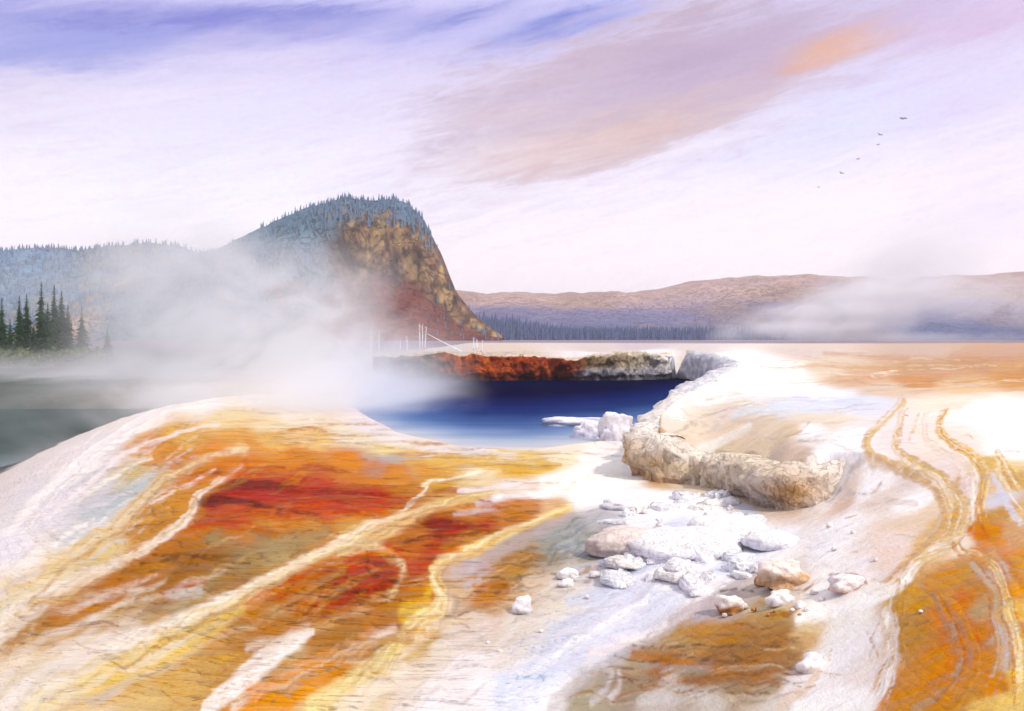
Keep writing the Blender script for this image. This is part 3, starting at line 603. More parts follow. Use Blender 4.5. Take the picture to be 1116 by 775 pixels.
def mineral(x, y):
    """mat colour and painted blue shade of the ground as a function of plan position"""
    s, t = plan(x, y)
    out = np.zeros((len(s), 3))
    j1 = 5*fbm(s*.03, t*.06, 4, 3); j2 = 2.5*fbm(s*.02, t*.12, 4, 4)
    sj, tj = s+2.2*j1, t+1.6*j2
    for c in range(0, len(s), 20000):
        q = slice(c, c+20000)
        d2 = (sj[q, None]-AP[None, :, 0])**2+(1.9*(tj[q, None]-AP[None, :, 1]))**2
        w = 1/(d2+60)**2.2
        out[q] = (w@AC)/w.sum(1)[:, None]
    e1 = 2.4*fbm(s*.05, t*.10, 4, 41); e2 = 1.5*fbm(s*.05, t*.12, 4, 42)
    s2, t2 = s+e1, t+e2
    tear = fbm(s*.03, t*.35, 4, 55)
    drag = np.clip(.72+1.5*fbm(s*.16+.1*t, t*.5, 4, 66), .05, 1)
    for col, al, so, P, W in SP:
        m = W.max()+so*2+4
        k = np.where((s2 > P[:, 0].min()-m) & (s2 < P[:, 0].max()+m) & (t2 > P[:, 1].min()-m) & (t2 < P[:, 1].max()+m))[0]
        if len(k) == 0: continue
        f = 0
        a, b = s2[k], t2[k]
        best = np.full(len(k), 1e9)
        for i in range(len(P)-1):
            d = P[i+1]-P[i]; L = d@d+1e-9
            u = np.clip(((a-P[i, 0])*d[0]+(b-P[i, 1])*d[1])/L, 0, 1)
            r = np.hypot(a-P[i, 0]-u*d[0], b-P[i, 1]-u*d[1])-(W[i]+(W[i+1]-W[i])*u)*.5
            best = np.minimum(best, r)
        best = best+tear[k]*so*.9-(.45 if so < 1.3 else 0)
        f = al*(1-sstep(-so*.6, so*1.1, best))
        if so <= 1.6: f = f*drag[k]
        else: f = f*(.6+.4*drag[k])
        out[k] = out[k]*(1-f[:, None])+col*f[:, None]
    return out

# ground sheet: fine where the terraces are, coarse to the horizon
az = np.radians(np.concatenate([np.linspace(-180, -60, 40)[:-1], np.linspace(-60, -34, 60)[:-1], np.linspace(-34, -29, 40)[:-1], np.linspace(-29, 29, 1000), np.linspace(29, 34, 40)[1:], np.linspace(34, 60, 60)[1:], np.linspace(60, 180, 40)[1:-1]]))
inv = np.linspace(1/12.5, 1/150, 640)
rr = np.concatenate([[.8, 1.6, 2.5, 3.5, 4.5, 5.5, 6.5, 8, 9.5, 11], 1/inv, np.geomspace(152, 3600, 90)])
nA, nR = len(az), len(rr)
A, R = np.meshgrid(az, rr)
gx, gy = (np.sin(A)*R).ravel(), (np.cos(A)*R).ravel()
gz = height(gx, gy)
idx = np.arange(nA*nR).reshape(nR, nA)
nxt = np.roll(idx, -1, 1)
quads = np.stack([idx[:-1], nxt[:-1], nxt[1:], idx[1:]], -1).reshape(-1, 4)
quads = quads[:, ::-1]
gcol = np.tile(lin('e6dcd4'), (len(gx), 1))
front = (gy > 7) & (np.abs(np.arctan2(gx, gy)) < math.radians(62))
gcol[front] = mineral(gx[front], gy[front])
# river bed, far bank and far plain
def blend(c, hexc, w):
    return c*(1-w[:, None])+lin(hexc)*w[:, None]
gcol = blend(gcol, '5c5a48', sstep(-2.2, -3.4, gz) if False else np.clip((-2.3-gz)/.5, 0, 1)*(gy > 40)*(gx < -15))
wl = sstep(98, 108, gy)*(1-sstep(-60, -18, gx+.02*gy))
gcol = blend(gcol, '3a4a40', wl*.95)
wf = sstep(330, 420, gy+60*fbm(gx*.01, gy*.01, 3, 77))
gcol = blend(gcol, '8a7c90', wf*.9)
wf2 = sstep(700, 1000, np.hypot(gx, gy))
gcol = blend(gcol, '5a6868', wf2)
ps = sdist(gx, gy, POOL)
gcol = blend(gcol, '203a78', sstep(1.5, 6, ps)*(gz < 0))
red = sstep(.5, .9, (gcol[:, 0]-gcol[:, 1])/(gcol[:, 0]+1e-6))
gcol[:, 1] = gcol[:, 1]*(1+.6*red)+.016*red; gcol[:, 2] *= 1-.75*red
mx, mn = gcol.max(1), gcol.min(1)
sat = (mx-mn)/(mx+1e-6)
vein = sstep(.35, .85, sat)
gcol = gcol**(1+.16*vein)[:, None]
gcol = np.clip(gcol*(.90-.11*sat)[:, None], .004, .90)
level = low(gx, gy)+.07*fbm(gx*.12, gy*.2, 4, 91)
_w = sstep(-4, 4, sdist(gx, gy, PLATEAU))
level = level*(1-_w)+(high(gx, gy)+.07*fbm(gx*.12, gy*.2, 4, 91))*_w
def ground_mat():
    m, b = surf('sinter_and_mat')
    c = attr('mineral'); v = attr('vein', False); lv = attr('level', False)
    p = posn(); x, y, z = sep(p)
    rip = vec(x*.10, y*.6, z*1.5)
    n1 = noise(rip, 1.0, 7, .62, .25)
    n2 = noise(vec(x*.35, y*1.1, z), 2.2, 7, .68, .3)
    n3 = noise(p, 7, 7, .75)
    n4 = noise(p, .7, 5, .6)
    n5 = noise(vec(x*.5, y, z), .5, 8, .7, .6)
    q = lv*11+(n1-.5)*3.6+(n2-.5)*.30
    fr = E.m('FRACT', q)
    q2 = lv*29+(n1-.5)*6+(n5-.5)*1.2
    fr2 = E.m('FRACT', q2)
    brk = nstep(.44, .60, n5); brk2 = nstep(.46, .58, n2)
    l1 = (1-nstep(.02, .16, fr))*brk; l2 = (1-nstep(.05, .30, fr2))*brk2
    west = (1-nstep(-3., 7., x))*.85+.15
    lines = E.m('MAXIMUM', l1*.8, l2*.6)*west
    k = (n1-.5)*.45+(n2-.5)*.65+(n3-.5)*.55+(fr-.5)*.12
    k = 1+k*(v*.95+.26)
    cc = mixc(1.0, c, vec(k, k, k), 'MULTIPLY')
    hs = E.nt.nodes.new('ShaderNodeHueSaturation')
    put(hs.inputs['Hue'], (.500+(n4-.5)*.02*v)); put(hs.inputs['Saturation'], .98+(n2-.5)*.7); hs.inputs['Value'].default_value = 1
    E.nt.links.new(cc.s, hs.inputs['Color'])
    cc = E(hs.outputs[0])
    dirty = nstep(.52, .66, n5)*(1-v)
    cc = mixc(dirty*.24, cc, mixc(1.0, cc, (.80, .77, .80), 'MULTIPLY'))
    cc = mixc(nstep(.60, .72, n2)*(1-v)*.5, cc, mixc(1.0, cc, (.86, .78, .68), 'MULTIPLY'))
    cc = mixc(lines*(v*.36+.05), cc, mixc(1.0, cc, (.34, .19, .13), 'MULTIPLY'))
    put(b.inputs['Base Color'], cc)
    put(b.inputs['Roughness'], .6+n3*.4)
    b.inputs['Specular IOR Level'].default_value = .05
    bump(b, fr*.30*west+n1*.6+n2*.8+n3*.3+n5*.6-lines*.3, .9, .16)
    return m
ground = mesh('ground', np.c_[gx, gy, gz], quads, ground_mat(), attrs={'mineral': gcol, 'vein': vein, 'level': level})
tag(ground, 'wide sheet of orange, yellow and white mineral terraces with runoff streaks', 'ground', kind='structure')

# ------------------------------------------------------------------ water
def sheet(name, poly, z, step, grow, colfun, mat):
    P = np.array(poly); x0, y0 = P.min(0)-2; x1, y1 = P.max(0)+2
    xs = np.arange(x0, x1, step); ys = np.arange(y0, y1, step)
    X, Y = np.meshgrid(xs, ys); n, mm = X.shape
    sd = sdist(X.ravel(), Y.ravel(), poly)
    keep = (sd > -grow).reshape(n, mm)
    id = np.arange(n*mm).reshape(n, mm)
    kq = keep[:-1, :-1] & keep[1:, :-1] & keep[:-1, 1:] & keep[1:, 1:]
    q = np.stack([id[:-1, :-1], id[:-1, 1:], id[1:, 1:], id[1:, :-1]], -1)[kq]
    used = np.unique(q); remap = np.zeros(n*mm, int); remap[used] = np.arange(len(used))
    V = np.c_[X.ravel(), Y.ravel(), np.full(n*mm, z)][used]
    return mesh(name, V, remap[q], mat, attrs={'tint': colfun(V[:, 0], V[:, 1])})
def water_mat(name, spec):
    m, b = surf(name)
    p = posn(); x, y, z = sep(p)
    n = noise(vec(x*.25, y*1.0, 0.), 1.1, 5, .6, .6)
    n2 = noise(vec(x*.08, y*.5, 0.), 1.0, 4, .55, .4)
    c = attr('tint')
    cc = mixc(nstep(.35, .75, n2)*.4, c, mixc(1.0, c, (1.7, 1.6, 1.35), 'MULTIPLY'))
    put(b.inputs['Base Color'], cc)
    b.inputs['Roughness'].default_value = .6
    b.inputs['Specular IOR Level'].default_value = 0
    g = E.nt.nodes.new('ShaderNodeBsdfGlossy'); g.inputs['Roughness'].default_value = .08
    bump(b, n, .5, .05)
    E.nt.links.new(b.inputs['Normal'].links[0].from_socket, g.inputs['Normal'])
    mx = E.nt.nodes.new('ShaderNodeMixShader'); mx.inputs[0].default_value = spec
    E.nt.links.new(b.outputs[0], mx.inputs[1]); E.nt.links.new(g.outputs[0], mx.inputs[2])
    out = [q for q in E.nt.nodes if q.type == 'OUTPUT_MATERIAL'][0]
    E.nt.links.new(mx.outputs[0], out.inputs['Surface'])
    return m
def pool_tint(x, y):
    near = np.interp(x, [-16,-12,-7.4,-2.9,1.1,4.4,6.4,12.8,19.6,24.5], [92,77,62,54,53,56,58,67,80,95])
    d = y-near+2.5*fbm(x*.18, y*.08, 4, 61)
    stops = [(0, 'b4b4bc'), (3, '9aa4b8'), (8, '6c82a8'), (14, '3e588c'), (24, '182c64'), (36, '0c1850'), (50, '04062c'), (90, '04062c')]
    o = np.zeros((len(x), 3))
    for k in range(3):
        o[:, k] = np.interp(d, [s[0] for s in stops], [lin(s[1])[k] for s in stops])
    w = 1-sstep(-19, -3, x+.04*(y-100)+3*fbm(x*.1, y*.06, 3, 8))
    o = o*(1-.75*w[:, None])+lin('4c6ca4')*.75*w[:, None]
    w2 = 1-sstep(-20, -13, x+2*fbm(x*.1, y*.06, 3, 18))
    return o*(1-.6*w2[:, None])+lin('a4b0cc')*.6*w2[:, None]
pool = sheet('pool_water', POOL, -.02, .7, 1.4, pool_tint, water_mat('hot_spring_water', .014))
tag(pool, 'deep blue hot spring pool below the red crater wall', 'pool', kind='structure')
RIVER = [(-12,12),(-24,32),(-32,58),(-37,87),(-34,104),(-26,116),(-40,124),(-90,124),(-200,126),(-340,130),(-340,8)]
def river_tint(x, y):
    o = np.tile(lin('14302a'), (len(x), 1))
    w = sstep(92, 60, y) if False else 1-sstep(58, 78, y+4*fbm(x*.1, y*.2, 3, 4))
    return o*(1-w[:, None])+lin('62747c')*w[:, None]
river = sheet('river_water', RIVER, -2.6, 2.0, 1.0, river_tint, water_mat('dark_river_water', .03))
tag(river, 'dark green river below the left mineral mound', 'river', kind='structure')

# ------------------------------------------------------------------ rock surfaces
def rock_mat(name, bumpd=.08, scale=1.0, crack=.25, var=.3):
    m, b = surf(name)
    p = posn()
    n1 = noise(p, .8*scale, 8, .62, .6); n2 = noise(p, 5*scale, 6, .65); n3 = noise(p, 2.1*scale, 5, .6, 1.2)
    c = attr('mineral')
    cr = 1-nstep(0, .03, E.m('ABSOLUTE', n3-.5))
    k = 1+(n1-.5)*var*1.3+(n2-.5)*var
    cc = mixc(1.0, c, vec(k, k, k), 'MULTIPLY')
    cc = mixc(cr*crack, cc, mixc(1.0, cc, (.45, .36, .3), 'MULTIPLY'))
    put(b.inputs['Base Color'], cc)
    b.inputs['Roughness'].default_value = .9
    b.inputs['Specular IOR Level'].default_value = .15
    bump(b, n1*1.0+n2*.55-cr*crack*1.6, .85, bumpd)
    return m
SINTER = rock_mat('white_sinter', .07, 1.0, .12, .16)
LEDGEROCK = rock_mat('ledge_sinter', .22, .9, .13, .40)
PALE = rock_mat('powdery_sinter', .12, 1.2, .10, .14)
REDROCK = rock_mat('rust_rock', .35, .45, .5, .7)
BUTTE = rock_mat('bluff_rock', 3.0, .035, .45, .7)

def densify(path, step, sm=6):
    out = []
    for a, b in zip(path[:-1], path[1:]):
        n = max(1, int(math.dist(a, b)/step))
        for i in range(n):
            out.append((a[0]+(b[0]-a[0])*i/n, a[1]+(b[1]-a[1])*i/n))
    out.append(path[-1])
    P = np.array(out)
    for _ in range(sm):
        P[1:-1] = (P[:-2]+2*P[1:-1]+P[2:])/4
    return P
def loft(name, path, step, profile, colfun, mat, amp, freq, seed, ztop, zbot, right=True, push=0.):
    """rock face along a ground path: profile rows are (outward offset, height fraction)"""
    P = densify(path, step, 12 if step < .2 else 6)
    T = np.gradient(P, axis=0); T /= np.linalg.norm(T, axis=1)[:, None]
    N = np.c_[T[:, 1], -T[:, 0]]*(1 if right else -1)       # outward
    P = P+N*push
    ca = np.r_[0, np.cumsum(np.linalg.norm(np.diff(P, axis=0), axis=1))]
    zt, zb = ztop(P, N), zbot(P, N)
    rows, cols = [], []
    prof = np.array(profile); nv = 34
    vv = np.linspace(0, 1, nv)
    off = np.interp(vv, np.linspace(0, 1, len(prof)), prof[:, 0]); fr = np.interp(vv, np.linspace(0, 1, len(prof)), prof[:, 1])
    for k in range(nv):
        z = zb+(zt-zb)*fr[k]
        dn = amp*(fbm(ca*freq, z*freq*1.3+k*.03, 5, seed)+.5*fbm(ca*freq*3.5, z*freq*2+5, 4, seed+3))
        taper = np.minimum(1, np.minimum(ca, ca[-1]-ca)/2.0)
        hs = np.clip((zt-zb)/2.0, .25, 1)
        q = P+N*((off[k]*hs+dn*(1 if 0 < k < nv-1 else .3))*taper)[:, None]
        if step < .2: dn = dn+amp*.30*(np.abs(fbm(ca*1.1+z*.3, z*2.6+3, 4, seed+21))*2-.5)+amp*.22*np.sign(fbm(ca*.9, z*4.2, 2, seed+31))*.5
        dz = .25*amp*fbm(ca*freq*2, np.full(len(ca), k*.3), 4, seed+9)
        rows.append(np.c_[q, z+dz]); cols.append(colfun(ca/ca[-1], fr[k], q, z))
    n = len(P)
    V = np.concatenate(rows); C = np.concatenate(cols)
    id = np.arange(n*nv).reshape(nv, n)
    q = np.stack([id[:-1, :-1], id[:-1, 1:], id[1:, 1:], id[1:, :-1]], -1).reshape(-1, 4)
    return mesh(name, V, q, mat, attrs={'mineral': np.clip(C*.86, .01, .86)})
def smooth1(a):
    a = a.copy()
    for _ in range(6): a[1:-1] = (a[:-2]+2*a[1:-1]+a[2:])/4
    return a
def ramp(u, stops):
    o = np.zeros((len(u), 3))
    for k in range(3):
        o[:, k] = np.interp(u, [s[0] for s in stops], [lin(s[1])[k] for s in stops])
    return o
# sinter ledge over the white basin
LEDGE = [(9.8,59),(7.8,51.5),(6.3,46),(5.5,42.6),(5.7,40.8),(6.7,40.2),(7.9,39.7),(8.6,38),(8.7,35.8),(8.8,33.9),(9.7,32.7),(11,33.2)]
def ledge_col(u, v, q, z):
    top = ramp(u, [(0,'fbf8fa'),(.5,'f8f2ee'),(.64,'f4eae0'),(.8,'ecdcc6'),(.92,'e8d4bc'),(1,'f0e8e0')])
    mid = ramp(u, [(0,'f8f5f8'),(.48,'f4ece8'),(.57,'d4ac68'),(.66,'d8c09c'),(.74,'dcc4a4'),(.82,'d4bc9c'),(.90,'c0aca0'),(.94,'cc9850'),(1,'f0e8e0')])
    bot = ramp(u, [(0,'eef0f4'),(.48,'e8dcd4'),(.55,'c08020'),(.66,'c89038'),(.70,'d8c4a8'),(.78,'c0b0a4'),(.86,'a49690'),(.93,'b0947c'),(1,'f4f0f0')])  # ochre is mineral; grey towards the right end is shade painted in
    o = bot*(1-min(1, v*2))+mid*min(1, v*2) if v < .5 else mid*(1-(v-.5)*2)+top*(v-.5)*2
    f = np.clip(.5+1.2*fbm(u*30, np.full(len(u), v*4), 4, 71), 0, 1)[:, None]
    return o*(1-.35*f)+lin('f2ece6')*.35*f
ledge = loft('sinter_ledge', LEDGE, .13, [(-2.2,.80),(-1.5,.97),(-.8,1.0),(-.25,.93),(.08,.82),(.22,.66),(.24,.48),(.12,.28),(-.02,.08),(.0,-.25)], ledge_col, LEDGEROCK, .66, .9, 5,
             lambda P, N: np.maximum(smooth1(high(P[:, 0]-N[:, 0]*1.3, P[:, 1]-N[:, 1]*1.3))-.05+.0, .3), lambda P, N: np.minimum(height(P[:, 0]+N[:, 0]*.7, P[:, 1]+N[:, 1]*.7, False), .1), right=True, push=.38)
tag(ledge, 'bulging cream and white sinter ledge with an ochre foot rising beside the blue pool', 'rock ledge')
# far crater wall
WALLP = [(-20,141.5),(-17.8,139.8),(-14,138.6),(-8.7,138.8),(0,138.2),(8.7,139.2),(16.5,138.4),(20.5,141),(23.6,145)]
def wall_col(u, v, q, z):
    x = q[:, 0]
    base = np.zeros((len(u), 3))
    st = [(-30,'a8a0a0'),(-16,'8c8068'),(-12,'8c6c40'),(-9,'a4541c'),(-4,'b45018'),(0,'a84414'),(4,'a04014'),(8.5,'944018'),(10.5,'8c7454'),(14,'9c8868'),(19,'b0a490'),(24,'f0eef0')]
    for k in range(3): base[:, k] = np.interp(x+1.2*fbm(x*.5, z*.7, 3, 2), [s[0] for s in st], [lin(s[1])[k] for s in st])
    n = np.clip(.5+1.3*fbm(x*.5, z*1.4, 5, 12), 0, 1)[:, None]
    base = base*(.6+.65*n)
    o = lin('c86420')
    red = (sstep(-11, -7, x)*(1-sstep(7, 10, x)))[:, None]
    hl = np.clip(1.6*fbm(x*.9, z*1.1, 4, 19), 0, .5)[:, None]*red
    base = base*(1-hl)+o*hl
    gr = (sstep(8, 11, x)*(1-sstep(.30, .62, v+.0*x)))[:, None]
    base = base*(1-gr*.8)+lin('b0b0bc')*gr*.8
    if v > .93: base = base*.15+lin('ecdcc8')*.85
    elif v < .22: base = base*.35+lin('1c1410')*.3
    return base
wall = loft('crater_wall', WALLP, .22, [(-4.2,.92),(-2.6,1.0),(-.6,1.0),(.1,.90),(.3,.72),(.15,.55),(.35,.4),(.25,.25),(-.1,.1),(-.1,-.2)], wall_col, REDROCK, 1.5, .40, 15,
            lambda P, N: np.maximum(height(P[:, 0]-N[:, 0]*4.2, P[:, 1]-N[:, 1]*4.2, False)+.9*fbm(P[:, 0]*.22, P[:, 1]*.1, 5, 6)-.15, .6), lambda P, N: np.full(len(P), -.1), right=True)
tag(wall, 'rust red crater wall standing across the dark blue pool', 'rock wall')

def pale_col(u, v, q, z):
    f = np.clip(.5+1.2*fbm(u*40, np.full(len(u), v*3), 4, 81), 0, 1)[:, None]
    return (lin('eceaf2')*(1-f)+lin('d4d6e2')*f)*(1 if v > .12 else .8)
east = loft('sinter_wall', [(20.5,143.5),(22.5,146),(24.6,146.6),(26,144),(25.6,136),(24.8,126),(23.4,112),(21.6,100),(18.6,86),(14.4,73),(11.2,64),(9.4,58.5)], .3,
            [(-1.6,.9),(-1.1,1.0),(-.5,1.02),(0,.97),(.35,.85),(.5,.65),(.5,.4),(.4,.2),(.3,.0),(.3,-.1)], pale_col, LEDGEROCK, .9, .3, 25,
            lambda P, N: np.maximum(height(P[:, 0]-N[:, 0]*1.6, P[:, 1]-N[:, 1]*1.6, False), .6), lambda P, N: np.full(len(P), -.15), right=True)
tag(east, 'pale rounded sinter wall closing the far corner of the blue pool', 'rock wall')

# ------------------------------------------------------------------ loose rocks
def rockmesh(w, d, h, seed, rough=.22, sub=4, flat=.15):
    bm = bmesh.new(); bmesh.ops.create_icosphere(bm, subdivisions=sub, radius=1)
    V = np.array([v.co[:] for v in bm.verts]); Fc = [[v.index for v in f.verts] for f in bm.faces]; bm.free()
    th = np.arctan2(V[:, 1], V[:, 0])
    n = fbm(V[:, 0]*1.3+seed*7, V[:, 1]*1.3+V[:, 2]*1.7, 5, seed)+.6*fbm(V[:, 2]*2+3, V[:, 0]*2+V[:, 1], 4, seed+4)
    V = V*(1+rough*1.5*n)[:, None]
    V[:, 2] = np.where(V[:, 2] > .62, .62+(V[:, 2]-.62)*flat*3, V[:, 2])
    V[:, 2] = np.maximum(V[:, 2], -.35)
    lo, hi = V.min(0), V.max(0)
    V[:, 0] = (V[:, 0]-(lo[0]+hi[0])/2)/(hi[0]-lo[0])*w
    V[:, 1] = (V[:, 1]-(lo[1]+hi[1])/2)/(hi[1]-lo[1])*d
    V[:, 2] = (V[:, 2]-lo[2])/(hi[2]-lo[2])*h
    return V, Fc
def rock(name, label, cat, px, py, wpx, hpx, top, foot, seed, depth=.8, rough=.22, group=None, z=None, sink=.12, sub=4, flat=.15):
    if z is None: x, y, zz = cast([(px, py)])[0]
    else: (x, y), zz = at(px, py, z), z
    w, h = wpx/F*y, hpx/F*y
    V, Fc = rockmesh(w, w*depth, h*(1+sink), seed, rough, sub, flat)
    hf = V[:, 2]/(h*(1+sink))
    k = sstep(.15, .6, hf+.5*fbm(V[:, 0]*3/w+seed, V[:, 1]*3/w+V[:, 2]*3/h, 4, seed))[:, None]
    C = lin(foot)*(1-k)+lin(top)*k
    o = mesh(name, V, Fc, PALE if name == 'sinter_lump' else SINTER, attrs={'mineral': np.clip(C*.87, .01, .86)})
    o.location = (x, y+w*depth*.3, zz-h*sink)
    return tag(o, label, cat, group)
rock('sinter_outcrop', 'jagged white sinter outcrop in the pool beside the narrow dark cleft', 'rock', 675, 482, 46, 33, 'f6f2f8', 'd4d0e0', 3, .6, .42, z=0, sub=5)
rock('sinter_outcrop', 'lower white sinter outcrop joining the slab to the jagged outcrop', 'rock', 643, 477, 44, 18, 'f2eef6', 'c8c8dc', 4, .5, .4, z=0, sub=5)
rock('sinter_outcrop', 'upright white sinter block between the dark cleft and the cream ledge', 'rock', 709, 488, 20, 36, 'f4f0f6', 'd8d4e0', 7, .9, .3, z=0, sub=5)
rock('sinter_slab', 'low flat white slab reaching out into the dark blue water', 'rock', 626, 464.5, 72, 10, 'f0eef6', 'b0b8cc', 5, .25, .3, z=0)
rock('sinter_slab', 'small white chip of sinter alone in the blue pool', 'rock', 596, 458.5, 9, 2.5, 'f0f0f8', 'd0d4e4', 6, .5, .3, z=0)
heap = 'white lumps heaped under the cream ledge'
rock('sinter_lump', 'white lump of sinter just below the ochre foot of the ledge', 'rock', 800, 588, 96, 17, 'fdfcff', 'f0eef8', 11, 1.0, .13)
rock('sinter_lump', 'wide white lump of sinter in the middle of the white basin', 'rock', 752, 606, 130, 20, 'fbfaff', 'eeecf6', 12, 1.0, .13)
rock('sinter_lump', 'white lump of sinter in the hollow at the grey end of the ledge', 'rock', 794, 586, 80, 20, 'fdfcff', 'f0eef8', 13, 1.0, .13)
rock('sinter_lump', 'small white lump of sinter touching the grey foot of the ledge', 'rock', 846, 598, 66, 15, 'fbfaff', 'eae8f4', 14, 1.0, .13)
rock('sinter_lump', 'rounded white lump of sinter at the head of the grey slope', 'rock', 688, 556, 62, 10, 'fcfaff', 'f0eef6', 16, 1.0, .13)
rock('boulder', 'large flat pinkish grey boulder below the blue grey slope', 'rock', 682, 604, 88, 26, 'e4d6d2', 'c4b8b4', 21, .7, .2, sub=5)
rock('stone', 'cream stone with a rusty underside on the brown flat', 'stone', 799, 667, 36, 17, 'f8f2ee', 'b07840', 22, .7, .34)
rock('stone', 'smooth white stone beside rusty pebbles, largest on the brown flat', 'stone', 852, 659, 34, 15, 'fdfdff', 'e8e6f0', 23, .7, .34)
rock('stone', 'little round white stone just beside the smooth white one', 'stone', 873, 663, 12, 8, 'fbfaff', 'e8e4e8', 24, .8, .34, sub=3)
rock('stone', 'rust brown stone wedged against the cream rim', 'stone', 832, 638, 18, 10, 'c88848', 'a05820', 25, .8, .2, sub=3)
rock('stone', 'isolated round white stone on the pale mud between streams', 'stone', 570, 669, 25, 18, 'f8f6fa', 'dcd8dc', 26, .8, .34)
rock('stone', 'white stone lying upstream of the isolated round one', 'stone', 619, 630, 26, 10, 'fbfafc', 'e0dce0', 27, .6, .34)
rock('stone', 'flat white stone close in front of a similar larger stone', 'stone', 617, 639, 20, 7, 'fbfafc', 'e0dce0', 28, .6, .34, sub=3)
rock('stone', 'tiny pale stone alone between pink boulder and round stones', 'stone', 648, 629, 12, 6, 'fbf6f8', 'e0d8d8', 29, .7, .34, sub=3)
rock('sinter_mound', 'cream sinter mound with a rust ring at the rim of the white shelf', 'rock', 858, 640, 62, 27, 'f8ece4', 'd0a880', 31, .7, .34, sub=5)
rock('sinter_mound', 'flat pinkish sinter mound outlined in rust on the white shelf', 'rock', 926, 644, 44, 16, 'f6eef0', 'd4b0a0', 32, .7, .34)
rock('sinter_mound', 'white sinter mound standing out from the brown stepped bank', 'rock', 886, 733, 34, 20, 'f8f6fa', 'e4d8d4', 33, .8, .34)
PR = random.Random(21)
def plate(px, py, wpx, th, seed):
    r = random.Random(seed); x, y, z = cast([(px, py)])[0]; w = wpx/F*y*.5
    bm = bmesh.new(); n = r.randint(6, 9); a0 = r.random()*6
    vs = [bm.verts.new((math.cos(a0+i*6.283/n)*w*r.uniform(.65, 1.1), math.sin(a0+i*6.283/n)*w*.8*r.uniform(.6, 1.1), 0)) for i in range(n)]
    f = bm.faces.new(vs)
    ex = bmesh.ops.extrude_face_region(bm, geom=[f])
    for v in [g for g in ex['geom'] if isinstance(g, bmesh.types.BMVert)]: v.co.z += th*r.uniform(.8, 1.3); v.co.x *= .92; v.co.y *= .92
    bmesh.ops.bevel(bm, geom=bm.edges[:], offset=th*.18, segments=2, affect='EDGES', clamp_overlap=True)
    bmesh.ops.triangulate(bm, faces=bm.faces[:]); bmesh.ops.subdivide_edges(bm, edges=bm.edges[:], cuts=2, use_grid_fill=True)
    bmesh.ops.recalc_face_normals(bm, faces=bm.faces[:])
    V = np.array([v.co[:] for v in bm.verts]); Fc = [[v.index for v in q.verts] for q in bm.faces] if not bm.verts.index_update() else 0; bm.free()
    d = np.c_[fbm(V[:, 1]*3/w+seed, V[:, 2]*3/w, 4, seed), fbm(V[:, 0]*3/w, V[:, 2]*3/w+seed, 4, seed+1), fbm(V[:, 0]*2.5/w+seed, V[:, 1]*2.5/w, 4, seed+2)]
    V = V+d*np.array([.14*w, .14*w, .45*th])
    C = np.tile(lin(r.choice(['fbf9ff', 'f4f2fa', 'faf6f4', 'eef0f8'])), (len(V), 1))
    o = mesh('sinter_plate', V, Fc, PALE, smooth=True, attrs={'mineral': C*.87})
    o.location = (x, y, z-th*.35); o.rotation_euler = (r.uniform(-.16, .12), r.uniform(-.14, .14), r.random()*6)
    tag(o, 'broken white sinter plate in the jumbled crust below the cream ledge', 'plate', 'broken sinter plates below the ledge')
BASIN = [(625,540),(720,530),(790,545),(852,582),(850,612),(760,648),(690,650),(660,625),(705,580),(630,562)]
k = 0
while k < 78:
    px, py = PR.uniform(620, 870), PR.uniform(528, 652)
    if not bool(inside(np.array([px]), np.array([py]), BASIN)[0]): continue
    plate(px, py, PR.choice((PR.uniform(12, 30), PR.uniform(26, 66))), PR.uniform(.10, .34), 300+k); k += 1
pb = [(812,663,8),(822,666,6),(845,668,5),(864,667,6),(880,667,7),(838,672,5),(790,672,6),(872,672,5),(896,655,7),(888,648,9),(806,655,6),(640,652,6),(590,690,6),(532,702,5),(545,712,6),(910,600,7),(905,575,8),(930,582,6),(955,612,6),(1004,668,5)]
for i, (a, b_, w) in enumerate(pb):
    rusty = i in (1, 2, 5, 7)
    rock('pebble', 'small rusty pebble on the mineral flat' if rusty else 'small pale pebble on the mineral flat', 'pebble', a, b_, w, w*.6, 'c8945c' if rusty else 'f4eeec', 'a06830' if rusty else 'dcd0cc', 40+i, .9, .15,
         group='small rusty pebbles on the flats' if rusty else 'small pale pebbles on the flats', sub=2)

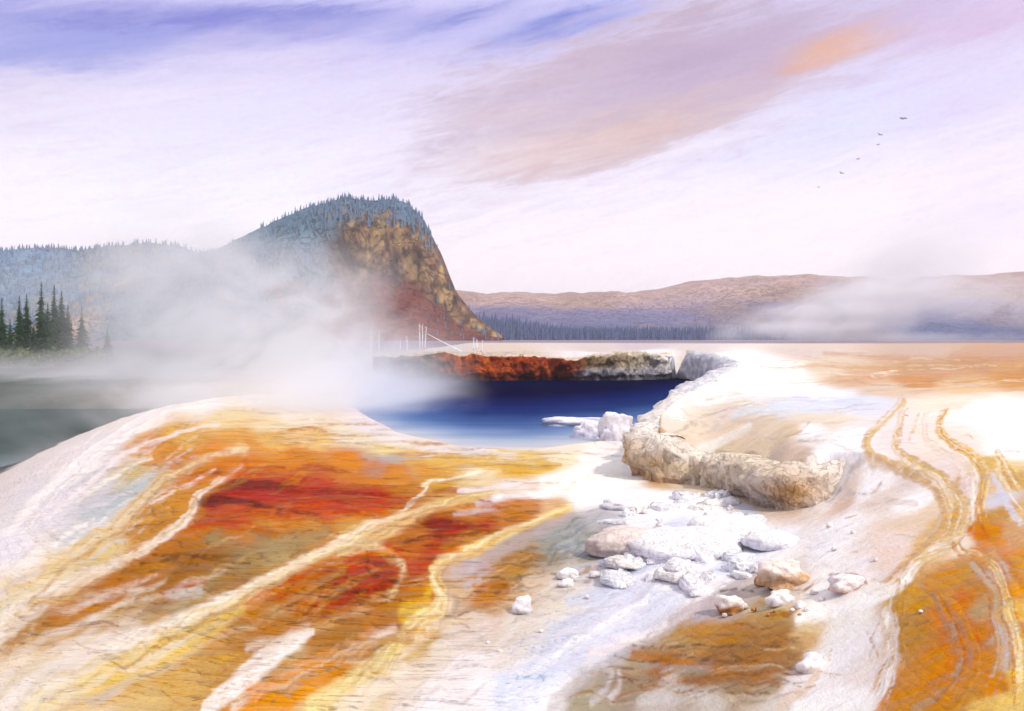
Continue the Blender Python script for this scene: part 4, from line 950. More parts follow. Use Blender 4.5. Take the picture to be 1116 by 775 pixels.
# ------------------------------------------------------------------ hills
def hill(name, crest, D, zbase, front, back, prof, colfun, amp, freq, seed, mat, step=2.0, nf=90, stretch=(1, 1)):
    us = np.arange(crest[0][0], crest[-1][0]+.1, step)
    cy = np.interp(us, [c[0] for c in crest], [c[1] for c in crest])
    X = (us-CX)/F*D
    zc = EYE+(CY-cy)/F*D
    zc = np.maximum(zc+D*.0022*fbm(us*.06, us*0, 4, seed+50), zbase)
    rows = []; info = []
    for k in range(14):                       # back slope
        f = k/14
        rows.append((np.full(len(us), D+back*(1-f)), zbase+(zc-zbase)*sstep(0, 1, np.full(len(us), f)), -1+f))
    for k in range(nf):
        f = k/(nf-1)
        off, hf = prof(us, f)
        rows.append((D-front*off, zbase+(zc-zbase)*hf, f))
    V, G = [], []
    for y, z, f in rows:
        hgt = np.clip((z-zbase)/np.maximum(zc-zbase, 1), 0, 1)
        n = fbm(X*freq*stretch[0]+3, z*freq*stretch[1]+y*freq*.5, 5, seed)
        env = np.sin(np.clip(f, 0, 1)*math.pi)**.6 if f > 0 else 0
        V.append(np.c_[X+.4*amp*env*fbm(z*freq, X*freq, 3, seed+2), y-amp*env*n*2-amp*.0, z+amp*.5*env*fbm(X*freq*1.7, y*freq*1.7, 4, seed+7)])
        G.append(np.c_[us, np.full(len(us), f), hgt])
    n = len(us); m = len(rows)
    V = np.concatenate(V); G = np.concatenate(G)
    id = np.arange(n*m).reshape(m, n)
    q = np.stack([id[:-1, :-1], id[1:, :-1], id[1:, 1:], id[:-1, 1:]], -1).reshape(-1, 4)
    C = colfun(G[:, 0], G[:, 1], G[:, 2], V)
    o = mesh(name, V, q, mat, attrs={'mineral': np.clip(C, .005, .86)})
    o['kind'] = 'structure'
    return o, V, G
def slope_prof(us, f):
    return np.full(len(us), f), np.full(len(us), 1-sstep(0, 1, np.full(1, f))[0]*.999) if True else None
def butte_prof(us, f):
    w = sstep(330, 385, us)                  # how cliff-like this column is
    # plain wooded slope
    o1, h1 = f, 1-f**1.15
    # cap, cliff, talus
    pts = [(0, 0, 1), (.18, .10, .93), (.24, .13, .86), (.52, .22, .44), (.62, .34, .32), (1, 1, 0)]
    o2 = np.interp(f, [p[0] for p in pts], [p[1] for p in pts]); h2 = np.interp(f, [p[0] for p in pts], [p[2] for p in pts])
    return o1*(1-w)+o2*w, h1*(1-w)+h2*w
def butte_col(u, f, h, V):
    n = fbm(V[:, 0]*.05, V[:, 2]*.06, 5, 5); n2 = fbm(V[:, 0]*.12, V[:, 2]*.02+3, 4, 6)
    c = np.tile(lin('745038'), (len(u), 1))
    gold = (sstep(.36, .52, h+.16*n)*(1-sstep(.83, .90, h+.1*n))*sstep(372, 392, u+14*n))
    c = blend(c, '94784e', gold*.95)
    c = blend(c, '74523a', gold*np.clip(.1+1.8*n2, 0, .8))
    n3 = fbm(V[:, 0]*.30, V[:, 2]*.22, 5, 44)
    c = blend(c, '402c20', np.clip(2.4*n3-.1, 0, .75)*sstep(.05, .2, h))
    c = blend(c, 'b89c6c', gold*np.clip(-2.4*n3-.3, 0, .5))
    c = blend(c, '6e2c1c', (1-sstep(.25, .45, h+.2*n))*sstep(380, 420, u+14*n)*.8)
    c = blend(c, '40281c', np.clip(2.2*n-.2, 0, .6)*sstep(.1, .3, h))
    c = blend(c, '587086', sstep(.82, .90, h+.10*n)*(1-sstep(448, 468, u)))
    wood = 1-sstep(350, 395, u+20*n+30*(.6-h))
    c = blend(c, '58788c', wood*.9)  # cap and woods carry the blue of distance haze in their colour
    c = blend(c, 'b89478', sstep(190, 150, u)*.0+(1-sstep(140, 185, u))*.75*np.clip(.7+1.5*n, 0, 1))
    c = blend(c, '8c6444', wood*np.clip(2.2*fbm(V[:, 0]*.03, V[:, 2]*.05, 4, 9)-.35, 0, .7))
    return c
butte, bV, bG = hill('bluff', [(40,366),(75,338),(95,326),(120,310),(140,299),(165,294),(205,286),(240,270),(270,255),(300,241),(325,230),(345,223),(375,215),(400,219),(430,218),(445,222),(455,231),(462,240),(470,256),(480,276),(488,297),(495,314),(505,328),(518,342),(532,354),(548,366)],
                     760, 2.5, 120, 220, butte_prof, butte_col, 5.0, .035, 5, BUTTE, 1.2, 120, (1.6, .7))
tag(butte, 'steep flat-topped bluff with a golden brown cliff above red talus', 'bluff')
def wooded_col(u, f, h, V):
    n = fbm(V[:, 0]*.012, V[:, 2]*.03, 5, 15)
    c = np.tile(lin('6c88a4'), (len(u), 1))  # forest tone with the blue of the haze mixed in
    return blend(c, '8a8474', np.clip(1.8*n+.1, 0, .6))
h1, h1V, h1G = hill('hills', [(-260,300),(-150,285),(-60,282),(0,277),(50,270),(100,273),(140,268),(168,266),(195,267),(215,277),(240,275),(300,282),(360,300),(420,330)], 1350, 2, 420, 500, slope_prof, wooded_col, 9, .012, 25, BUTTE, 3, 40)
tag(h1, 'distant blue wooded hills behind the spruce stand', 'hills')
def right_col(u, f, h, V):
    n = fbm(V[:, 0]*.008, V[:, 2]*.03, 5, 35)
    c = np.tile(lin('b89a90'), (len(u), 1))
    c = blend(c, '706c90', (1-sstep(.40, .8, h+.3*n)))  # violet and blue towards the base are haze put into the colour
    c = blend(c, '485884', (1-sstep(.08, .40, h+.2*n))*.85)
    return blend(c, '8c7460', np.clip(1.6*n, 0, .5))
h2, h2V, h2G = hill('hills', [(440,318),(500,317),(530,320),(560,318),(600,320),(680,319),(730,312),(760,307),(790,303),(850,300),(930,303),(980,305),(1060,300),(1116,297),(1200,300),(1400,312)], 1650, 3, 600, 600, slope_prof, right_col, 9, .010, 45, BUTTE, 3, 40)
tag(h2, 'long low pinkish brown hills along the horizon', 'hills')

# ------------------------------------------------------------------ trees
def leafmat(name, a, b_, var=.5):
    m, b = surf(name)
    n = noise(posn(), .9, 4); n2 = noise(objco(), 3.0, 3)
    put(b.inputs['Base Color'], mixc(nstep(.3, .7, n*.6+n2*.4), lin(a), lin(b_)))
    b.inputs['Roughness'].default_value = .85; b.inputs['Specular IOR Level'].default_value = .1
    return m
SPRUCE = leafmat('spruce_needles', '12301a', '34542a')
FAR = leafmat('hazed_far_needles', '4c6c88', '7088a0')  # needle colour lightened and blued to paint in the haze
DARKFAR = leafmat('hazed_valley_needles', '34446c', '56668c')  # blue violet haze is painted into these needles
BARKM = leafmat('bark', '3a2c22', '5a4838')
GHOST = leafmat('bleached_wood', 'd8d4dc', 'f0ecf2')
def spruce(H, R, seed):
    r = random.Random(seed)
    V, Fc = [], []
    z = H*.08
    while z < H*.985:
        f = z/H
        L0 = R*(1-f)**.95*(.7+.6*r.random())+.12
        n = r.randint(8, 12); a0 = r.random()*6.28
        for i in range(n):
            a = a0+i*6.283/n+r.uniform(-.3, .3)
            L = L0*r.uniform(.6, 1.2); dr = -L*r.uniform(.2, .5); w = L*r.uniform(.22, .36)+.08
            ca, sa = math.cos(a), math.sin(a)
            for j in range(3):                      # sprays along the bough
                t0, t1 = j*.3+.02, j*.3+.44
                zz0, zz1 = z+dr*t0+.1*L*(1-t0), z+dr*t1**1.4
                ww = w*(1.1-.3*j)
                b = len(V)
                tw = r.uniform(-.5, .5)*ww
                V += [(ca*L*t0, sa*L*t0, zz0), (ca*L*(t0+t1)/2-sa*ww, sa*L*(t0+t1)/2+ca*ww, (zz0+zz1)/2-.25*ww+tw), (ca*L*t1, sa*L*t1, zz1-.1*ww), (ca*L*(t0+t1)/2+sa*ww, sa*L*(t0+t1)/2-ca*ww, (zz0+zz1)/2-.25*ww-tw)]
                Fc += [[b, b+1, b+2, b+3]]
        z += H*.020+.09*(1-f)
    b = len(V)
    for i in range(5):
        a = i*1.2566; V.append((math.cos(a)*.13, math.sin(a)*.13, H*.93))
    V.append((0, 0, H))
    Fc += [[b+i, b+(i+1) % 5, b+5] for i in range(5)]
    return V, Fc
def tube(pts, rad, n=7):
    V, Fc = [], []
    for k, (p, r) in enumerate(zip(pts, rad)):
        p = Vector(p)
        d = (Vector(pts[min(k+1, len(pts)-1)])-Vector(pts[max(k-1, 0)])).normalized()
        u = d.orthogonal().normalized(); v = d.cross(u)
        for i in range(n):
            a = i*6.2832/n
            V.append(tuple(p+u*math.cos(a)*r+v*math.sin(a)*r))
    for k in range(len(pts)-1):
        for i in range(n):
            Fc.append([k*n+i, k*n+(i+1) % n, (k+1)*n+(i+1) % n, (k+1)*n+i])
    Fc.append(list(range(n))[::-1]); Fc.append([(len(pts)-1)*n+i for i in range(n)])
    return V, Fc
protos = []
for k in range(5):
    H = 20.0; R = (3.6, 4.2, 3.2, 3.9, 4.6)[k]
    t = empty('spruce_tree', (0, 0, 0))
    tv, tf = tube([(0, 0, -.5), (.05, 0, H*.35), (0, .05, H*.7), (0, 0, H*.97)], [.32, .24, .13, .03])
    mesh('trunk', tv, tf, BARKM, t)
    mesh('crown', *spruce(H, R, 100+k), SPRUCE, t, smooth=False)
    protos.append(t)
used = set()
def place_tree(k, loc, scale, label, group, rz):
    src = protos[k]
    if k not in used:
        used.add(k); t = src
    else:
        t = src.copy(); COL.objects.link(t)
        for ch in src.children:
            c = ch.copy(); COL.objects.link(c); c.parent = t
    t.location = loc; t.scale = (scale*random.uniform(.9, 1.15), scale*random.uniform(.9, 1.15), scale); t.rotation_euler = (0, 0, rz)
    tag(t, label, 'tree', group)
grp = 'dark spruces on the far river bank'
stand = [(2,322,250,'dark spruce cut by the picture edge, first of the stand'),(11,345,242,'short dark spruce between the edge tree and a pair of slim spruces'),(21,320,262,'slim spruce, left of a close pair with pointed tops'),(29,318,270,'slim spruce, right of a close pair with pointed tops'),
         (37,352,240,'lowest bushy spruce in the gap before the tallest trees'),(45,305,262,'tall narrow spruce, tallest of the whole stand'),(52,328,248,'shorter spruce squeezed between the two tallest trees'),(59,308,255,'tall dense spruce standing right of the tallest one'),
         (67,315,268,'slim tall spruce third from the open end of the stand'),(74,330,250,'broad dark spruce second from the open end of the stand'),(89,332,255,'broad spruce at the open end of the stand beside the steam'),
         (117,352,290,'faint grey spruce standing alone in the steam')]
for i, (px, py, D, lab) in enumerate(stand):
    x = (px-CX)/F*D; g = float(height(np.array([x]), np.array([float(D)]))[0])
    top = EYE+(CY-py)/F*D
    place_tree(i % 5, (x, D, g-.2), (top-g)/20.0, lab, grp, i*1.3)
# undergrowth at the foot of the stand
def scrub(name, pts, mat, size, seed, tall=1.0):
    r = random.Random(seed); V, Fc = [], []
    for (x, y, z, h) in pts:
        for k in range(size):
            a, q = r.random()*6.283, r.random()
            c = Vector((x+math.cos(a)*q*h*.5, y+math.sin(a)*q*h*.5, z+r.random()*h*tall*(1-q*.6)))
            u = Vector((r.uniform(-1, 1), r.uniform(-1, 1), r.uniform(-1, 1))).normalized()*h*.16
            v = u.orthogonal().normalized()*h*.12
            b = len(V); V += [tuple(c-u), tuple(c+v), tuple(c+u), tuple(c-v)]; Fc.append([b, b+1, b+2, b+3])
    return mesh(name, V, Fc, mat, smooth=False)
pts = []
for i in range(620):
    D = random.uniform(222, 275); px = random.uniform(-30, 108)
    x = (px-CX)/F*D; pts.append((x, D, float(height(np.array([x]), np.array([D]))[0]), random.uniform(1.5, 4.2)))
sc_ = scrub('undergrowth', pts, leafmat('scrub_leaves', '34482a', '68703c'), 22, 5)
tag(sc_, 'low green scrub along the foot of the dark spruces', 'undergrowth', kind='stuff')
# cone shaped far trees
def cone_tree(r, x, y, z, h, V, Fc, tiers=4, n=6):
    w = h*r.uniform(.13, .2)
    for t in range(tiers):
        z0 = z+h*(t/tiers*.8); z1 = z+h*min(1, (t+1.9)/tiers*.8+.12); ww = w*(1-t/tiers*.75)
        b = len(V); a0 = r.random()*6
        for i in range(n):
            q = ww*r.uniform(.7, 1.25)
            V.append((x+math.cos(a0+i*6.283/n)*q, y+math.sin(a0+i*6.283/n)*q, z0+r.uniform(-.05, .03)*h))
        V.append((x+r.uniform(-.02, .02)*h, y, min(z1, z+h)))
        Fc += [[b+i, b+(i+1) % n, b+n] for i in range(n)]
def forest(name, pts, mat, label, seed):
    r = random.Random(seed); V, Fc = [], []
    for x, y, z, h in pts: cone_tree(r, x, y, z, h, V, Fc)
    o = mesh(name, V, Fc, mat, smooth=False)
    return tag(o, label, 'forest', kind='stuff')
pts = []
for i in range(2600):
    px = random.uniform(512, 905)
    D = random.uniform(860, 1150)
    k = max(0, 1-abs(px-520)/110)
    x = (px-CX)/F*D; pts.append((x, D, 3.2+random.random()*(6+18*k)*(D-800)/350, random.uniform(6, 13)*(1+.4*k)))
forest('valley_forest', pts, DARKFAR, 'dark blue belt of forest along the valley floor', 3)
pts = []
sel = np.where((bG[:, 1] > .02) & (bG[:, 0] < 372) & (bG[:, 2] > .12))[0]
for i in rng.choice(sel, 1000, replace=False):
    v = bV[i]; pts.append((v[0]+random.uniform(-1, 1), v[1], v[2]-1, random.uniform(3, 6.5)))
sel = np.where((bG[:, 1] > 0) & (bG[:, 0] >= 340) & (bG[:, 0] < 478) & (bG[:, 2] > .80))[0]
for i in rng.choice(sel, 330, replace=False):
    v = bV[i]; pts.append((v[0], v[1], v[2]-1, random.uniform(4, 7)))
sel = np.where((bG[:, 0] >= 470) & (bG[:, 1] > .1) & (bG[:, 2] < .95))[0]
for i in rng.choice(sel, 40, replace=False):
    v = bV[i]; pts.append((v[0], v[1], v[2]-1, random.uniform(3, 6)))
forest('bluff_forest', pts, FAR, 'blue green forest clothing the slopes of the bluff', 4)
pts = []
sel = np.where((h1G[:, 1] > 0) & (h1G[:, 0] > -80) & (h1G[:, 0] < 320) & (h1G[:, 2] > .05))[0]
for i in rng.choice(sel, 2200, replace=True):
    v = h1V[i]; pts.append((v[0]+random.uniform(-5, 5), v[1]+random.uniform(-6, 6), v[2]-1.5, random.uniform(5, 10)))
forest('hill_forest', pts, FAR, 'hazy blue forest on the hills behind the spruces', 6)
# individual trees on the skyline of the bluff
r = random.Random(9); small = []
for k in range(4):
    V, Fc = [], []; cone_tree(r, 0, 0, 0, 10, V, Fc, 6, 8)
    o = mesh('spruce_tree', V, Fc, FAR, smooth=False); small.append(o)
crest = [(bG[i, 0], bV[i]) for i in np.where(bG[:, 1] == 0)[0]]
i = 0; px = 285.0
while px < 462:
    u, v = min(crest, key=lambda c: abs(c[0]-px))
    o = small[i] if i < 4 else small[i % 4].copy()
    if i >= 4: COL.objects.link(o)
    s = r.uniform(.25, .42) if r.random() < .8 else r.uniform(.45, .65)
    o.location = (v[0], v[1]-1, v[2]-.6); o.scale = (s, s, s); o.rotation_euler = (0, 0, r.random()*6)
    tag(o, 'small dark spruce on the skyline of the flat-topped bluff', 'tree', 'spruces along the bluff skyline')
    px += r.uniform(1.6, 4.5); i += 1
# bleached dead trees on the far plain
def dead(px, py, D, label, lean=0, seed=0, w=.09):
    x = (px-CX)/F*D; g = float(height(np.array([x]), np.array([float(D)]))[0])
    H = EYE+(CY-py)/F*D-g
    t = empty('dead_tree', (x, D, g-.1)); rr_ = random.Random(seed)
    mesh('trunk', *tube([(0, 0, 0), (lean*.3, 0, H*.4), (lean, .1, H)], [w, w*.75, w*.25]), GHOST, t)
    for k in range(rr_.randint(4, 7)):
        f = rr_.uniform(.3, .92); a = rr_.random()*6.28; L = H*rr_.uniform(.06, .16)
        mesh('branch', *tube([(lean*f, 0, H*f), (lean*f+math.cos(a)*L, math.sin(a)*L, H*f+L*.7)], [w*.35, w*.12], 5), GHOST, t)
    tag(t, label, 'dead tree', 'bleached dead trees on the far plain')
for i, (px, py, lab, ln) in enumerate([(457.5,351,'tallest bleached trunk, left of a close trio above the red wall',.0),(460.3,353,'middle bleached trunk of a close trio above the red wall',.05),(463,355,'leaning bleached trunk, right of a close trio above the red wall',.25),
        (444,365,'shorter bleached trunk standing alone beside the close trio',-.1),(436,369,'thin bleached trunk at the edge of the steam beside the shorter one',.05),(413,360,'faint bleached trunk in the steam, right of a ghostly pair',0),(404,358,'faint bleached trunk in the steam, left of a ghostly pair',.1),
        (516,367,'short bleached trunk, left of three behind the red wall',.05),(519.8,369,'short bleached trunk in the middle of three behind the red wall',0),(525,370,'short bleached trunk, right of three behind the red wall',.1)]):
    dead(px, py, 150+(i % 3)*4, lab, ln, i)
x0_, x1_ = (466-CX)/F*152, (505-CX)/F*146
t = empty('fallen_tree', (x0_, 152, 0))
za, zb = EYE+(CY-364)/F*152, EYE+(CY-383.5)/F*146
mesh('trunk', *tube([(0, 0, za), ((x1_-x0_)*.5, -3, (za+zb)/2-.1), (x1_-x0_, -6, zb-.1)], [.05, .08, .11]), GHOST, t)
for f, dx in ((.3, .5), (.5, .8), (.7, .6)):
    mesh('branch', *tube([((x1_-x0_)*f, -6*f, za+(zb-za)*f), ((x1_-x0_)*f+dx, -6*f, za+(zb-za)*f-.5)], [.03, .015], 5), GHOST, t)
tag(t, 'bleached trunk leaning down to the right from the tall trio', 'dead tree')

# ------------------------------------------------------------------ birds
def bird(px, py, D, span, tilt, up, label, dark):
    s = span*.4
    m = bpy.data.meshes.new('bird')
    pts = [(0, 0, 0), (0, .22*s, .02*s), (0, .36*s, .05*s), (0, -.25*s, 0), (0, -.45*s, -.02*s)]
    rad = [(.11, .11), (.09, .09), (.055, .055), (.07, .05), (.09, .02)]
    ed = [(0, 1), (1, 2), (0, 3), (3, 4)]
    for sg in (-1, 1):
        b = len(pts)
        pts += [(sg*.2*s, .05*s, .06*s), (sg*.55*s, .12*s, up*s), (sg*1.0*s, -.12*s, up*.7*s)]
        rad += [(.06, .16), (.035, .14), (.015, .04)]
        ed += [(0, b), (b, b+1), (b+1, b+2)]
    m.from_pydata(pts, ed, [])
    o = bpy.data.objects.new('bird', m); COL.objects.link(o)
    sk = o.modifiers.new('skin', 'SKIN'); o.modifiers.new('sub', 'SUBSURF').render_levels = 2
    for i, v in enumerate(m.skin_vertices[0].data):
        v.radius = (rad[i][0]*s, rad[i][1]*s)
    m.skin_vertices[0].data[0].use_root = True
    m.materials.append(dark)
    o.location = ((px-CX)/F*D, D, EYE+(CY-py)/F*D)
    o.rotation_euler = (math.radians(10), math.radians(tilt), math.radians(35))
    tag(o, label, 'bird', 'birds flying below the clouds')
BD = leafmat('bird_feathers', '84848e', 'a0a0ac')
bird(984, 129.5, 110, 1.9, -6, .12, 'dark bird with wide spread wings, highest and largest of the flock', BD)
bird(959, 147, 150, 1.7, 8, .25, 'grey bird second from the top of the flock', BD)
bird(957, 158, 170, 1.5, -10, .2, 'grey bird just under the second bird of the flock', BD)
bird(935, 173.5, 170, 1.6, -14, .1, 'grey bird in the middle of the lower flock banking', BD)
bird(917, 189, 170, 1.7, 10, .3, 'grey bird with raised wings near the tail of the flock', BD)
bird(892, 204, 190, 1.4, 0, .05, 'faint bird with level wings, lowest of the flock', BD)

# ------------------------------------------------------------------ steam and haze
def blob_density(p, blobs):
    x, y, z = sep(p); tot = None
    for (cx, cy, cz, rx, ry, rz, d, shear) in blobs:
        xx = x-cx
        if shear: xx = xx-(z-cz)*shear
        q = E.m('POWER', xx/rx, 2.0)+E.m('POWER', (y-cy)/ry, 2.0)+E.m('POWER', (z-cz)/rz, 2.0)
        g = gauss(q)*d
        tot = g if tot is None else tot+g
    return tot
def PB(px, py, D, rx, ry, rz, d, shear=0):
    return ((px-CX)/F*D, D, EYE+(CY-py)/F*D, rx, ry, rz, d, shear)
def steam(name, box, blobs, label, col, nscale, shearn, cut=(.3, .75)):
    (x0, x1), (y0, y1), (z0, z1) = box
    V = [(x, y, z) for x in (x0, x1) for y in (y0, y1) for z in (z0, z1)]
    Fc = [[0, 1, 3, 2], [4, 6, 7, 5], [0, 4, 5, 1], [2, 3, 7, 6], [0, 2, 6, 4], [1, 5, 7, 3]]
    m = bpy.data.materials.new(name); m.use_nodes = True; E.nt = m.node_tree
    for n in list(E.nt.nodes):
        if n.type != 'OUTPUT_MATERIAL': E.nt.nodes.remove(n)
    out = [n for n in E.nt.nodes][0]
    pv = E.nt.nodes.new('ShaderNodeVolumePrincipled')
    p = posn(); x, y, z = sep(p)
    n = noise(vec(x-z*shearn, y*.5, z*1.4), nscale, 6, .66, .8)
    d = blob_density(p, blobs)*(nstep(cut[0], cut[1], n)*1.4+.12)
    d = d*nstep(.0004, .004, d)
    put(pv.inputs['Density'], d); pv.inputs['Color'].default_value = (*col, 1); pv.inputs['Anisotropy'].default_value = .1
    E.nt.links.new(pv.outputs[0], out.inputs['Volume'])
    m.cycles.volume_step_rate = .6
    o = mesh(name, V, Fc, m, smooth=False)
    return tag(o, label, 'steam', kind='stuff')
LB = [PB(285,398,150,17,14,6,.085), PB(386,445,84,5,6,2,.5), PB(120,478,76,7,10,2,.035), PB(258,350,170,17,14,8.5,.075,.5), PB(195,302,185,11,12,8,.04,.6), PB(400,405,125,7,10,3.5,.06), PB(195,447,88,8,10,1.8,.06), PB(404,424,106,6,9,2.6,.2), PB(388,436,97,6,9,2.6,.32), PB(100,306,284,30,14,9,.022), PB(200,285,275,22,14,9,.03), PB(160,250,205,12,12,9,.016), PB(415,398,126,6,6,3.5,.06),
      PB(75,420,160,24,16,3.2,.07), PB(210,425,104,10,9,3.2,.07), PB(130,440,100,10,10,3,.04), PB(360,405,122,9,9,4,.07), PB(330,360,160,12,12,6,.05), PB(70,518,62,4,8,1.5,.05), PB(335,320,200,13,14,8,.022), PB(150,335,195,9,14,8,.02), PB(205,255,200,8,12,6,.012), PB(20,400,215,25,14,3,.02)]
steam('steam', ((-185, 6), (45, 305), (-3.5, 48)), LB, 'thick lavender white steam drifting from the pool in front of the bluff', (.945, .962, 1.0), .085, .5, (.38, .66))
RB = [PB(850,362,560,30,40,5,.015), PB(900,350,560,34,40,9,.022,.9), PB(950,328,560,30,40,13,.022,.9), PB(985,300,560,24,36,18,.035,.6), PB(1010,262,560,22,30,22,.016,.3), PB(960,368,540,70,40,3,.012), PB(1075,330,600,40,50,14,.010), PB(920,338,540,26,24,4,.09,2.2), PB(965,315,540,22,24,5,.08,2.2), PB(880,356,530,24,24,3,.08,2.0)]
steam('steam', ((95, 330), (470, 690), (0, 100)), RB, 'pale plume of steam rising off the far plain before the low hills', (.97, .975, 1.0), .034, .9, (.36, .66))
# the air itself
m = bpy.data.materials.new('haze'); m.use_nodes = True; E.nt = m.node_tree
for n in list(E.nt.nodes):
    if n.type != 'OUTPUT_MATERIAL': E.nt.nodes.remove(n)
pv = E.nt.nodes.new('ShaderNodeVolumePrincipled'); pv.inputs['Density'].default_value = 0.00018
pv.inputs['Color'].default_value = (.86, .88, .98, 1); pv.inputs['Anisotropy'].default_value = .2
E.nt.links.new(pv.outputs[0], [n for n in E.nt.nodes if n.type == 'OUTPUT_MATERIAL'][0].inputs['Volume'])
zlo = float(gz.min())-1.0; zhi = 150.0; rad = 3750
V = [(x, y, z) for x in (-rad, rad) for y in (-rad, rad) for z in (zlo, zhi)]
hz = mesh('haze', V, [[0, 1, 3, 2], [4, 6, 7, 5], [0, 4, 5, 1], [2, 3, 7, 6], [0, 2, 6, 4], [1, 5, 7, 3]], m, smooth=False)
tag(hz, 'thin pale haze over the whole basin', 'haze', kind='stuff')

# ------------------------------------------------------------------ sky, sun, camera
SUN_EL, SUN_AZ = math.radians(44), math.radians(132)     # azimuth from the view axis, clockwise
W = bpy.data.worlds.new('World'); SC.world = W; W.use_nodes = True; E.nt = W.node_tree
bg = E.nt.nodes['Background']; bg.inputs['Strength'].default_value = .1
sky = E.nt.nodes.new('ShaderNodeTexSky'); sky.sky_type = 'NISHITA'; sky.sun_disc = False
sky.sun_elevation = SUN_EL; sky.sun_rotation = SUN_AZ
dv = E(E.nt.nodes.new('ShaderNodeTexCoord').outputs['Generated'])
dx, dy, dz = sep(dv)
azd = E.m('ARCTAN2', dx, dy)*57.2958
eld = E.m('ARCSINE', dz)*57.2958
def azel(px, py):
    a = math.atan((px-CX)/F)
    return math.degrees(a), math.degrees(math.atan((CY-py)/F*math.cos(a)))
tilt = azd*.30-eld              # streaks rise to the right
st = vec(azd*.035+eld*.02, (eld-azd*.22)*.28, 0.0)
ns = noise(st, 1.6, 7, .62, .4)
ns2 = noise(vec(azd*.08, (eld-azd*.2)*.5, 4.0), 2.2, 6, .65, .5)
ns3 = noise(vec(azd*.16, (eld-azd*.22)*.9, 7.0), 1.5, 7, .7, .6)
nb = noise(vec(azd*.05, eld*.09, 9.0), 1.5, 5, .6, .3)
wash = noise(vec(azd*.5, eld*.7, 2.0), 2.0, 4, .6)
rampn = E.nt.nodes.new('ShaderNodeValToRGB')
E.nt.links.new(((eld+(ns-.5)*5)/60.0).s, rampn.inputs[0])
cr = rampn.color_ramp
stops = [(0, 'fdf0ee'), (3, 'fff2f6'), (6, 'fbf1f8'), (9.5, 'f2e9f6'), (12, 'e8dff2'), (15, 'd8cfec'), (17.5, 'ccc6ee'), (24, 'c4c4ec'), (32, 'ece8f2'), (58, 'f4eee8')]
cr.elements[0].position = 0; cr.elements[0].color = (*lin(stops[0][1]), 1)
cr.elements[1].position = stops[-1][0]/60; cr.elements[1].color = (*lin(stops[-1][1]), 1)
for e, h in stops[1:-1]:
    q = cr.elements.new(e/60); q.color = (*lin(h), 1)
c = E(rampn.outputs[0])
def patch(c, px, py, wx, wy, slope, hexc, amt, nz=1.0, sharp=None):
    a, e = azel(px, py)
    da = (azd-a)+(ns3-.5)*wx/18.7*1.1*nz; de = (eld-e)-(azd-a)*slope+(ns2-.5)*wy/18.7*2.4*nz+(ns3-.5)*1.6*nz
    q = E.m('POWER', da/(wx/18.7), 2.0)+E.m('POWER', de/(wy/18.7), 2.0)
    g = gauss(q) if sharp is None else 1-nstep(sharp, 1.3, q)
    return mixc(g*(nstep(.30, .62, ns)*.6+.4)*amt, c, lin(hexc))
# mauve cloud bank and its sunlit edges
c = patch(c, 730, 70, 270, 80, .2, 'd0c0d0', .8, 1.0, .35)
c = patch(c, 640, 150, 190, 34, .18, 'ccb4ac', .85, 1.2, .4)
c = patch(c, 700, 85, 210, 50, .2, 'b4a2b4', .9, 1.4, .4)
c = patch(c, 620, 105, 170, 60, .2, 'c8b0bc', .8, 1.2, .4)
c = patch(c, 20, 110, 90, 40, .0, 'd8ccdc', .6)
c = patch(c, 640, 120, 230, 62, .27, 'c4b0c4', 1.0)
c = patch(c, 850, 70, 190, 42, .27, 'c0accc', 1.0)
c = patch(c, 760, 55, 110, 26, .1, 'b8a0bc', .9)
c = patch(c, 690, 140, 140, 24, .22, 'd8b49c', .75)
c = patch(c, 910, 54, 50, 15, .2, 'e8a868', 1.0)
c = patch(c, 590, 170, 110, 18, .12, 'dcb8ac', .9)
c = patch(c, 540, 130, 70, 14, .1, 'd0b4b8', .8)
c = patch(c, 1080, 25, 90, 30, .1, 'd4b4d4', .9)
c = patch(c, 960, 120, 170, 40, .25, 'd8d8f6', .8)
c = patch(c, 1060, 95, 70, 50, .1, 'dcd0ec', .7)
c = patch(c, 1100, 215, 80, 40, .0, 'eee2f4', .7)
c = patch(c, 260, 150, 260, 50, .1, 'e0dcf8', .6)
c = patch(c, 400, 195, 220, 40, .05, 'f0ecfc', .6)
c = patch(c, 200, 240, 200, 40, .0, 'fbf8fd', .6)
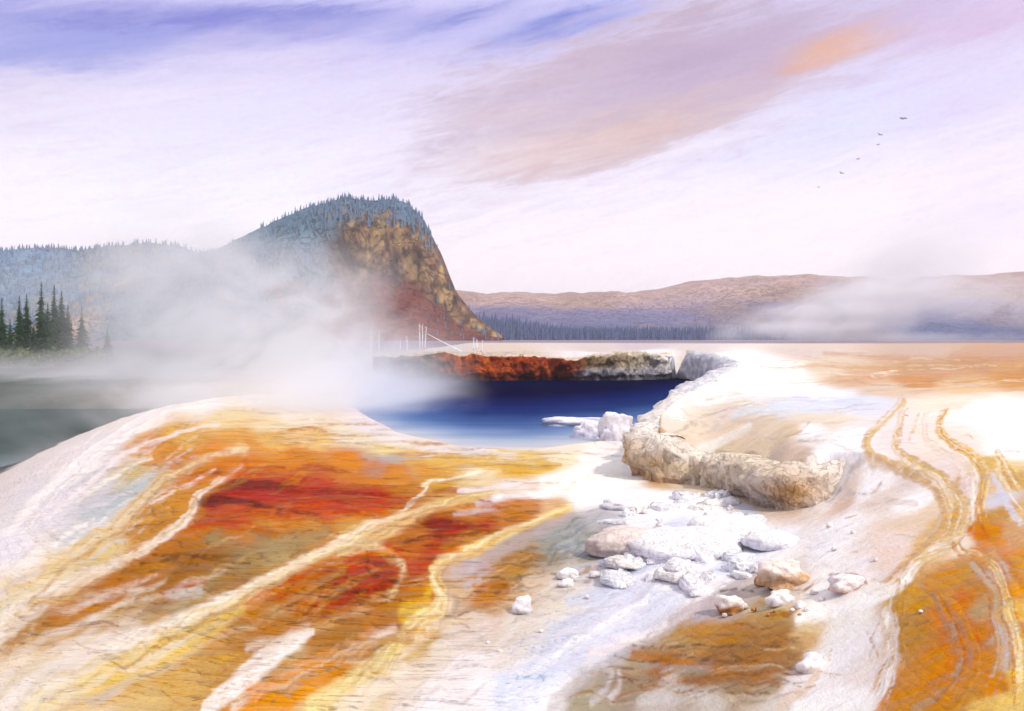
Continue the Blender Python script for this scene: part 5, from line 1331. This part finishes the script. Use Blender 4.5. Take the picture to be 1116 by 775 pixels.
# clear blue gaps
c = patch(c, 180, 24, 240, 22, .06, '6468c4', .85)
c = patch(c, 330, 14, 160, 9, .05, '6068c4', .6)
c = patch(c, 60, 60, 200, 16, .16, '8488d2', .6)
c = patch(c, 60, 50, 140, 26, .05, '8490d8', .6)
c = patch(c, 615, 26, 85, 16, .25, '6c7cd0', 1.0)
c = patch(c, 500, 20, 60, 7, .3, '7c84cc', .8)
wash2 = noise(vec(azd*1.6, eld*2.6, 5.0), 1.6, 6, .7)
c = mixc(nstep(.46, .68, ns3)*.38, c, mixc(1.0, c, (.90, .86, .93), 'MULTIPLY'))
c = mixc(nstep(.50, .70, wash)*.5, c, mixc(1.0, c, (1.02, .95, .97), 'MULTIPLY'))
c = mixc(nstep(.40, .75, wash2)*.6, c, mixc(1.0, c, (.91, .89, .94), 'MULTIPLY'))
# behind the viewer and overhead the same thin bright overcast carries on
lum = mixc(1.0, c, (11.4, 11.4, 11.4), 'MULTIPLY')
fin = mixc(.93, E(sky.outputs[0]), lum)
E.nt.links.new(fin.s, bg.inputs['Color'])
sun = bpy.data.lights.new('sun', 'SUN'); sun.energy = 2.7; sun.angle = math.radians(4); sun.color = (1, .93, .82)
so = bpy.data.objects.new('sun', sun); COL.objects.link(so)
sd = Vector((math.sin(SUN_AZ)*math.cos(SUN_EL), math.cos(SUN_AZ)*math.cos(SUN_EL), math.sin(SUN_EL)))
so.rotation_euler = sd.to_track_quat('Z', 'Y').to_euler()
so.location = sd*300
cam = bpy.data.cameras.new('camera'); co = bpy.data.objects.new('camera', cam); COL.objects.link(co)
co.location = (0, 0, EYE); co.rotation_euler = (math.radians(90), 0, 0)
cam.sensor_fit = 'HORIZONTAL'; cam.sensor_width = 36; cam.lens = F/1116*36
cam.shift_y = -(387.5-CY)/1116
cam.clip_start = .1; cam.clip_end = 20000
SC.camera = co
SC.view_settings.view_transform = 'Standard'; SC.view_settings.look = 'None'
SC.view_settings.exposure = 0.10; SC.view_settings.gamma = 1
SC.render.engine = 'CYCLES'
cy = SC.cycles
cy.use_denoising = True; cy.denoiser = 'OPENIMAGEDENOISE'
cy.max_bounces = 6; cy.diffuse_bounces = 3; cy.volume_bounces = 3; cy.glossy_bounces = 2; cy.transparent_max_bounces = 8
cy.volume_step_rate = 1.0; cy.volume_preview_step_rate = 1.0; cy.volume_max_steps = 256
cy.use_adaptive_sampling = True; cy.adaptive_threshold = .025
